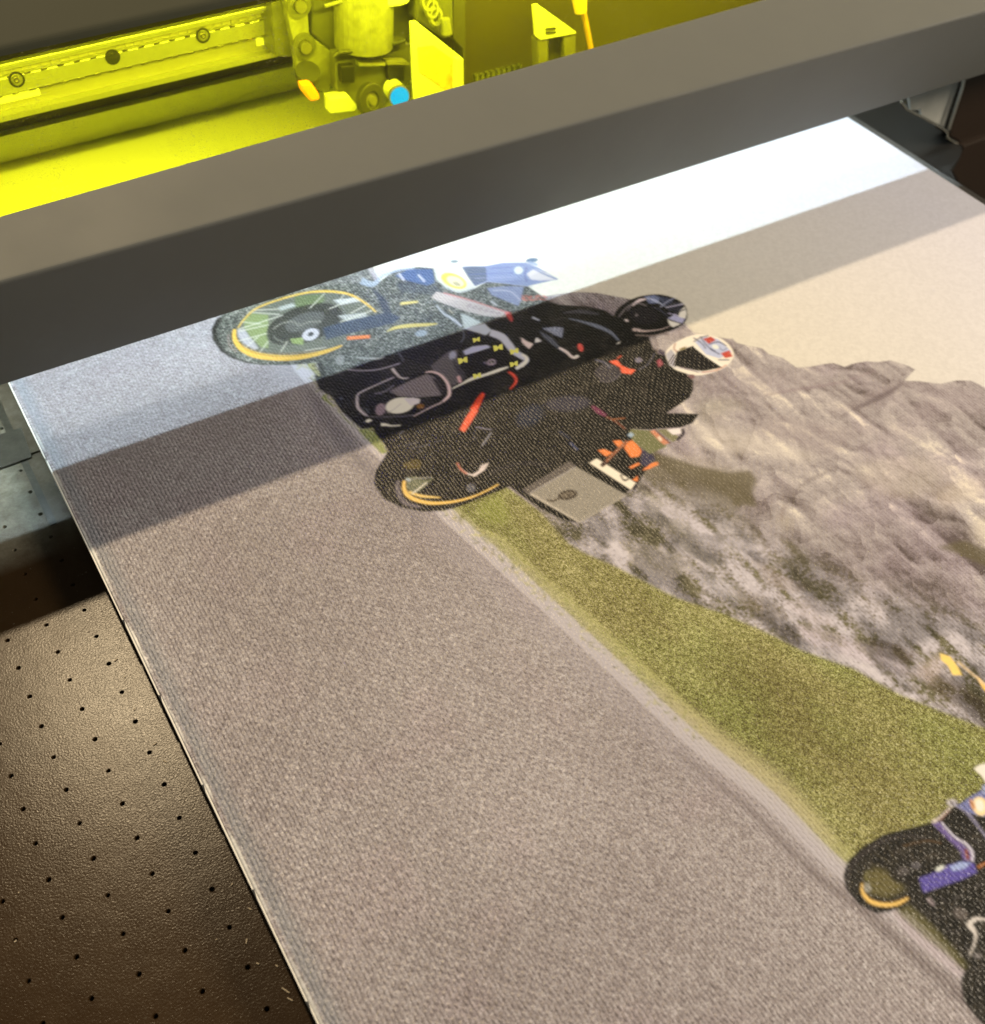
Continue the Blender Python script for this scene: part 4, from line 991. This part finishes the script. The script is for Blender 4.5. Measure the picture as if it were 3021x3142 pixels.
for i, (px, py) in enumerate(((51, 244), (345, 175), (622, 109))):
    p = at(px, py, y=YR - .22)
    w_ = MB().ring((p[0], YR - .222, p[2]), (0, -1, 0), .24, .18, .03).build('bolt_recess', m_dark, gn)
    c_ = MB().cyl((p[0], YR - .19, p[2]), (p[0], YR - .235, p[2]), .185, n=24).build('bolt_well', m_dark if i == 1 else m_olive, w_)
    if i != 1:
        MB().cyl((p[0] - .03, YR - .236, p[2] + .03), (p[0] - .03, YR - .33, p[2] + .03), .12, n=20).build('bolt_head', m_bolt, w_)
        MB().ring((p[0] - .03, YR - .331, p[2] + .03), (0, -1, 0), .085, .045, .02, 12).build('bolt_socket', m_steel, w_)
p0 = at(0, 300, y=YR - .02); p1 = at(122, 282, y=YR - .02)
MB().box(p0[0] - 2, p1[0], YR - .05, YR - .004, zr(318), zr(291)).build('paper_label', m_white, gn)
p1 = at(785, 122, y=YR - .02); p2 = at(826, 122, y=YR - .02)
MB().box(p1[0], p2[0], YR - .05, YR - .004, at(800, 138, y=YR)[2], at(800, 112, y=YR)[2]).build('paper_label', m_white, gn)

# ------------------------------------------------------------------ print carriage
ZC2 = (780, 0, .58355)
cr_ = thing('print_carriage', 'print head carriage with pale plate and blue lit nozzle behind the yellow window', 'print carriage', (17, 14.5, 1.3))
def cp(x, y, Y):
    return at(ZC2[0] + x * ZC2[2], ZC2[1] + y * ZC2[2], y=Y)
def cprism(name, pts, Y, depth, m, bevel=.04, **k):
    mb = MB().prism([cp(x, y, Y) for x, y in pts], (0, depth, 0))
    return mb.build(name, m, cr_, bevel=bevel, **k)
cprism('slide_block', [(85, -60), (160, -60), (200, 300), (110, 300), (95, 120)], 15.0, 1.0, m_motor)
cprism('side_plate', [(150, -80), (270, -80), (292, 190), (400, 270), (420, 420), (385, 500), (330, 470), (230, 380), (212, 250), (180, 110)], 14.6, .4, m_olive)
for x_, y_ in ((232, 25), (258, 240)):
    c_ = Vector(cp(x_, y_, 14.6))
    bs_ = MB().ring(c_, (0, -1, 0), .42, .22, .08).build('bolt_seat', m_motor, cr_)
    MB().cyl(c_, c_ + Vector((0, -.25, 0)), .19, n=20).build('bolt_head', m_bolt, bs_)
cprism('rear_motor_housing', [(300, -80), (850, -80), (850, 60), (800, 250), (560, 255), (400, 275), (300, 180)], 14.9, 1.6, m_motor, .1)
c_ = Vector(cp(590, 60, 14.0))
MB().cyl(cp(575, -90, 14.3), cp(575, 235, 14.3), 1.0, n=32).build('motor_can', m_olive, cr_, smooth=False)
cprism('top_cap', [(660, -40), (830, -40), (815, 18), (770, 35), (710, 42), (680, 22)], 13.4, .4, m_white, .08)
MB().tube([cp(370, 32, 14), cp(480, 0, 14), cp(560, 8, 14), cp(650, -8, 14)], .06).build('bright_wire', m_alu, cr_)
cprism('lower_bracket', [(425, 290), (620, 250), (790, 215), (830, 240), (830, 430), (700, 540), (520, 560), (430, 480)], 13.9, .5, m_motor, .06)
MB().tube([cp(415, 300, 13.7), cp(440, 278, 13.7), cp(600, 262, 13.7), cp(700, 238, 13.7), cp(790, 215, 13.7)], .07).build('black_hose', m_rubber, cr_)
cprism('clamp_bar', [(550, 332), (690, 330), (692, 348), (552, 352)], 13.6, .3, m_alu, .03)
cprism('clamp_bar', [(690, 320), (800, 322), (826, 345), (700, 345)], 13.6, .3, m_alu2, .03)
cprism('small_block', [(455, 350), (530, 345), (530, 440), (460, 440)], 13.6, .3, m_dark, .04)
cprism('small_block', [(700, 345), (790, 350), (790, 430), (710, 430)], 13.6, .3, m_dark, .04)
# oval pad at the foot of the side plate
c_ = Vector(cp(282, 375, 14.1)); MB().cyl(c_, c_ + Vector((0, .1, -.2)), .42, n=24).build('foot_pad', m_rubber, cr_)
cprism('orange_clip', [(240, 440), (300, 435), (345, 500), (345, 530), (300, 540), (250, 480)], 13.6, .3, m_orange, .08)
cprism('ink_block', [(395, 520), (500, 508), (545, 560), (530, 590), (400, 600)], 13.5, .5, m_white, .05)
# wheel
c_ = Vector(cp(598, 525, 13.1)); ax = Vector((.25, -1, .25)).normalized()
wh_ = MB().ring(c_, ax, .56, .26, .28, 32).build('wheel_tyre', m_rubber, cr_, smooth=False, bevel=.05)
MB().cyl(c_ + ax * .05, c_ + ax * .2, .27, n=24).build('wheel_hub', m_olive, wh_)
MB().cyl(c_ + ax * .2, c_ + ax * .3, .15, n=20).build('wheel_nut', m_bolt, wh_)
# nozzle with the blue lit end
m_blue = mat('blue lit lens', (0.0, 0.0, 0.2), 0.6, spec=0.1, emit=((0.0, 0.011, 1.0), 62))
pb0 = Vector(cp(765, 512, 12.9)); pb1 = Vector(cp(725, 462, 13.7))
nb_ = MB().cyl(pb0 + (pb1 - pb0) * .06, pb1, .37, .33, n=28).build('nozzle_barrel', m_white, cr_)
MB().cyl(pb0, pb0 + (pb1 - pb0) * .05, .33, n=28).build('nozzle_lens', m_blue, nb_)
MB().ring(pb0 + (pb1 - pb0) * .05, pb1 - pb0, .38, .335, .12, 28).build('nozzle_ring', m_olive, nb_)
# pale tilted plate with a worn label
cprism('head_plate', [(822, 118), (852, 115), (1100, 312), (1102, 560), (875, 640), (838, 520)], 12.9, .14, m_white, .03)
m_lab = mat('stained label', (0.75, 0.6, 0.25), 0.6, noise=(260, 1.0), col2=(0.75, 0.36, 0.1))
cprism('head_label', [(858, 250), (940, 240), (1085, 345), (1085, 470), (1040, 500), (930, 420), (870, 380)], 12.88, .015, m_lab, 0)
cprism('plate_block', [(1062, 312), (1100, 312), (1100, 500), (1062, 500)], 12.6, .28, m_white, .03)
cprism('rear_column', [(845, -80), (1045, -80), (1050, 190), (1000, 210), (850, 110)], 13.7, .7, m_motor, .1)
for k in range(3):
    c_ = Vector(cp(905 + k * 20, 10 + k * 38, 13.55)); MB().ring(c_, (0.3, -1, .3), .30, .20, .12, 20).build('hose_clip', m_olive, cr_)
MB().cyl(cp(1005, 100, 13.3), cp(1010, 175, 13.3), .15, .19, n=18).build('white_knob', m_alu, cr_)
cprism('shroud_side', [(1045, -80), (1110, -80), (1110, 640), (1098, 640), (1098, 260), (1045, 200)], 14.0, 1.0, m_inner, .02)
cprism('carriage_shroud', [(1045, -200), (3600, -900), (3600, 700), (1045, 760)], 14.6, 3.0, m_shroud, .02)
# right-hand sensor bracket
cprism('sensor_plate', [(1465, 30), (1490, 25), (1692, 170), (1690, 178), (1505, 212), (1478, 190)], 13.0, .12, m_white, .02)
for dx_ in (0, 8):
    cprism('plate_slot', [(1532, 150 + dx_ * 2.6), (1585, 145 + dx_ * 2.6), (1588, 154 + dx_ * 2.6), (1534, 160 + dx_ * 2.6)], 12.96, .03, m_rubber, 0)
m_clear = mat('smoky plastic', (0.16, 0.15, 0.09), 0.25, noise=(90, 0.6))
cprism('sensor_leg', [(1490, 214), (1545, 206), (1550, 440), (1500, 460)], 13.05, .5, m_clear, .05)
cprism('sensor_leg', [(1625, 192), (1690, 180), (1690, 420), (1640, 430)], 13.05, .5, m_clear, .05)
cprism('sensor_shell', [(1545, 206), (1625, 192), (1640, 430), (1550, 440)], 13.35, .3, m_inner, .02)
m_cable = mat('tan cable', (0.55, 0.30, 0.07), 0.5)
MB().tube([cp(1712, -60, 13.2), cp(1725, 40, 13.2), cp(1742, 120, 13.2), cp(1765, 240, 13.2), cp(1785, 360, 13.2)], .10).build('cable', m_cable, cr_)
MB().cyl(cp(1700, -80, 13.1), cp(1715, 60, 13.1), .32, .22, n=18).build('cable_gland', m_lab, cr_)
# vent grille low on the shroud, right of the plate
for k in range(9):
    x_ = 1165 + k * 28; y_ = 400 - k * 6.5
    cprism('grille_slot', [(x_, y_), (x_ + 18, y_ - 4), (x_ + 18, y_ + 24), (x_, y_ + 28)], 13.9, .2, m_motor, 0)

# ------------------------------------------------------------------ machine side at the right
sd_ = thing('side_housing', 'dark machine side with a pale bracket under the right end of the gantry', 'machine side', (40, 6, -1))
def z3(x, y): return (2100 + x * .4886, y * .4886)
m_rail = mat('dark grey rim', (0.05, 0.047, 0.045), 0.45, bump=[(900, .00006)])
# table rim strip beside the canvas: from the canvas edge outwards
q = [at(*z3(1100, 745), z=.3), at(*z3(1710, 1140), z=.3)]
xr_ = (q[0][0] + q[1][0]) / 2
MB().box(34.6, xr_, -26, 30, -7.4, .3).build('table_rim', m_rail, sd_, bevel=.08)
# sunken black channel behind the rim
xch = 44.5
MB().box(xr_ + .01, 60, -30, 34, -7.5, -6.0).build('side_channel', m_dark, sd_)
MB().prism([at(*z3(x, y), z=-1.2) for x, y in ((1000, 700), (1360, 560), (1480, 700), (1640, 822), (1700, 895), (1738, 920), (1742, 950), (1712, 1010), (1668, 1066), (1700, 1130))], (0, 0, -.3)).build('channel_floor', m_dark, sd_)
# pale bracket plate, its stepped lower edge carries a polished hem
X_B = at(*z3(1740, 915), z=-1.2)[0]
outl = [(1370, 650), (1395, 690), (1440, 712), (1480, 732), (1560, 775), (1640, 822), (1645, 860), (1700, 895), (1738, 920)]
m_plate = mat('pale bracket paint', (0.42, 0.44, 0.43), 0.4, noise=(80, .3))
Y_ = 8.0
def z3p(x, y, Y=None): return at(*z3(x, y), y=Y)
E = [z3p(x, y, Y_) for x, y in [(1495, 560), (1780, 400), (1735, 540), (1645, 815), (1560, 768), (1480, 724)]]
MB().prism([z3p(x, y, Y_) for x, y in [(1460, 500), (1760, 420), (1735, 540), (1645, 815), (1560, 770), (1485, 726)]], (0, .12, 0)).build('bracket_plate', m_plate, sd_)
MB().prism([z3p(x, y, Y_ - .15) for x, y in [(1405, 600), (1500, 560), (1502, 640), (1470, 690), (1420, 690)]], (0, .12, 0)).build('bracket_foot', m_plate, sd_)
MB().tube([z3p(x, y, Y_ - .25) for x, y in [(1360, 640), (1392, 685), (1440, 712), (1480, 730), (1560, 774), (1636, 818), (1650, 832), (1650, 862), (1668, 878), (1700, 895), (1738, 918), (1742, 940), (1715, 1000), (1680, 1050)]], .055, 8).build('polished_hem', m_steel, sd_)
MB().tube([z3p(x, y, Y_ - .3) for x, y in [(1790, 330), (1745, 545), (1655, 815)]], .07, 8).build('post_edge', m_alu, sd_)
MB().prism([z3p(x, y, Y_ - .3) for x, y in [(1800, 330), (1755, 545), (1668, 818), (1668, 860), (1745, 912), (1960, 850), (2300, 700), (2300, 200)]], (0, 1.0, 0)).build('corner_post', m_brown, sd_, bevel=.1)
MB().prism([z3p(x, y, Y_ - .6) for x, y in [(1748, 920), (1890, 868), (2400, 680), (2600, 1800), (1885, 1262), (1715, 1150), (1668, 1066), (1712, 1010), (1742, 950)]], (0, .5, 0)).build('lower_panel', m_brown, sd_, bevel=.08)

# ------------------------------------------------------------------ fluff and chips on the table, beside the canvas
m_chip = mat('pale ink chips', (0.45, 0.38, 0.28), 0.6)
mb = MB()
for x_, y_, a_, l_ in ((520, 330, .4, .09), (560, 405, 1.2, .05), (603, 550, 1.5, .05), (695, 706, .3, .10), (740, 785, -1.1, .10), (1040, 1335, .5, .05), (1105, 1590, 1.0, .10), (1155, 1690, -.9, .06), (970, 1582, 0, .03), (1280, 1810, -1.1, .18), (1300, 1850, -1.0, .12), (85, 1372, 0, .03), (1120, 1445, -1.1, .08), (1240, 1700, -1.2, .06), (70, 1590, .2, .05), (485, 1070, 0, .03)):
    p = at(x_ * .6845, 1800 + y_ * .6845, z=0)
    l_ *= .55; dx, dy = math.cos(a_) * l_, math.sin(a_) * l_; nx_, ny_ = -math.sin(a_) * .012, math.cos(a_) * .012
    mb.prism([(p[0] - dx - nx_, p[1] - dy - ny_, .004), (p[0] + dx - nx_, p[1] + dy - ny_, .004), (p[0] + dx + nx_, p[1] + dy + ny_, .004), (p[0] - dx + nx_, p[1] - dy + ny_, .004)], (0, 0, .02))
o = mb.build('ink_chips', m_chip, None, kind='stuff')
o['label'] = 'pale ink chips and lint scattered on the black table left of the canvas'; o['category'] = 'ink chips'
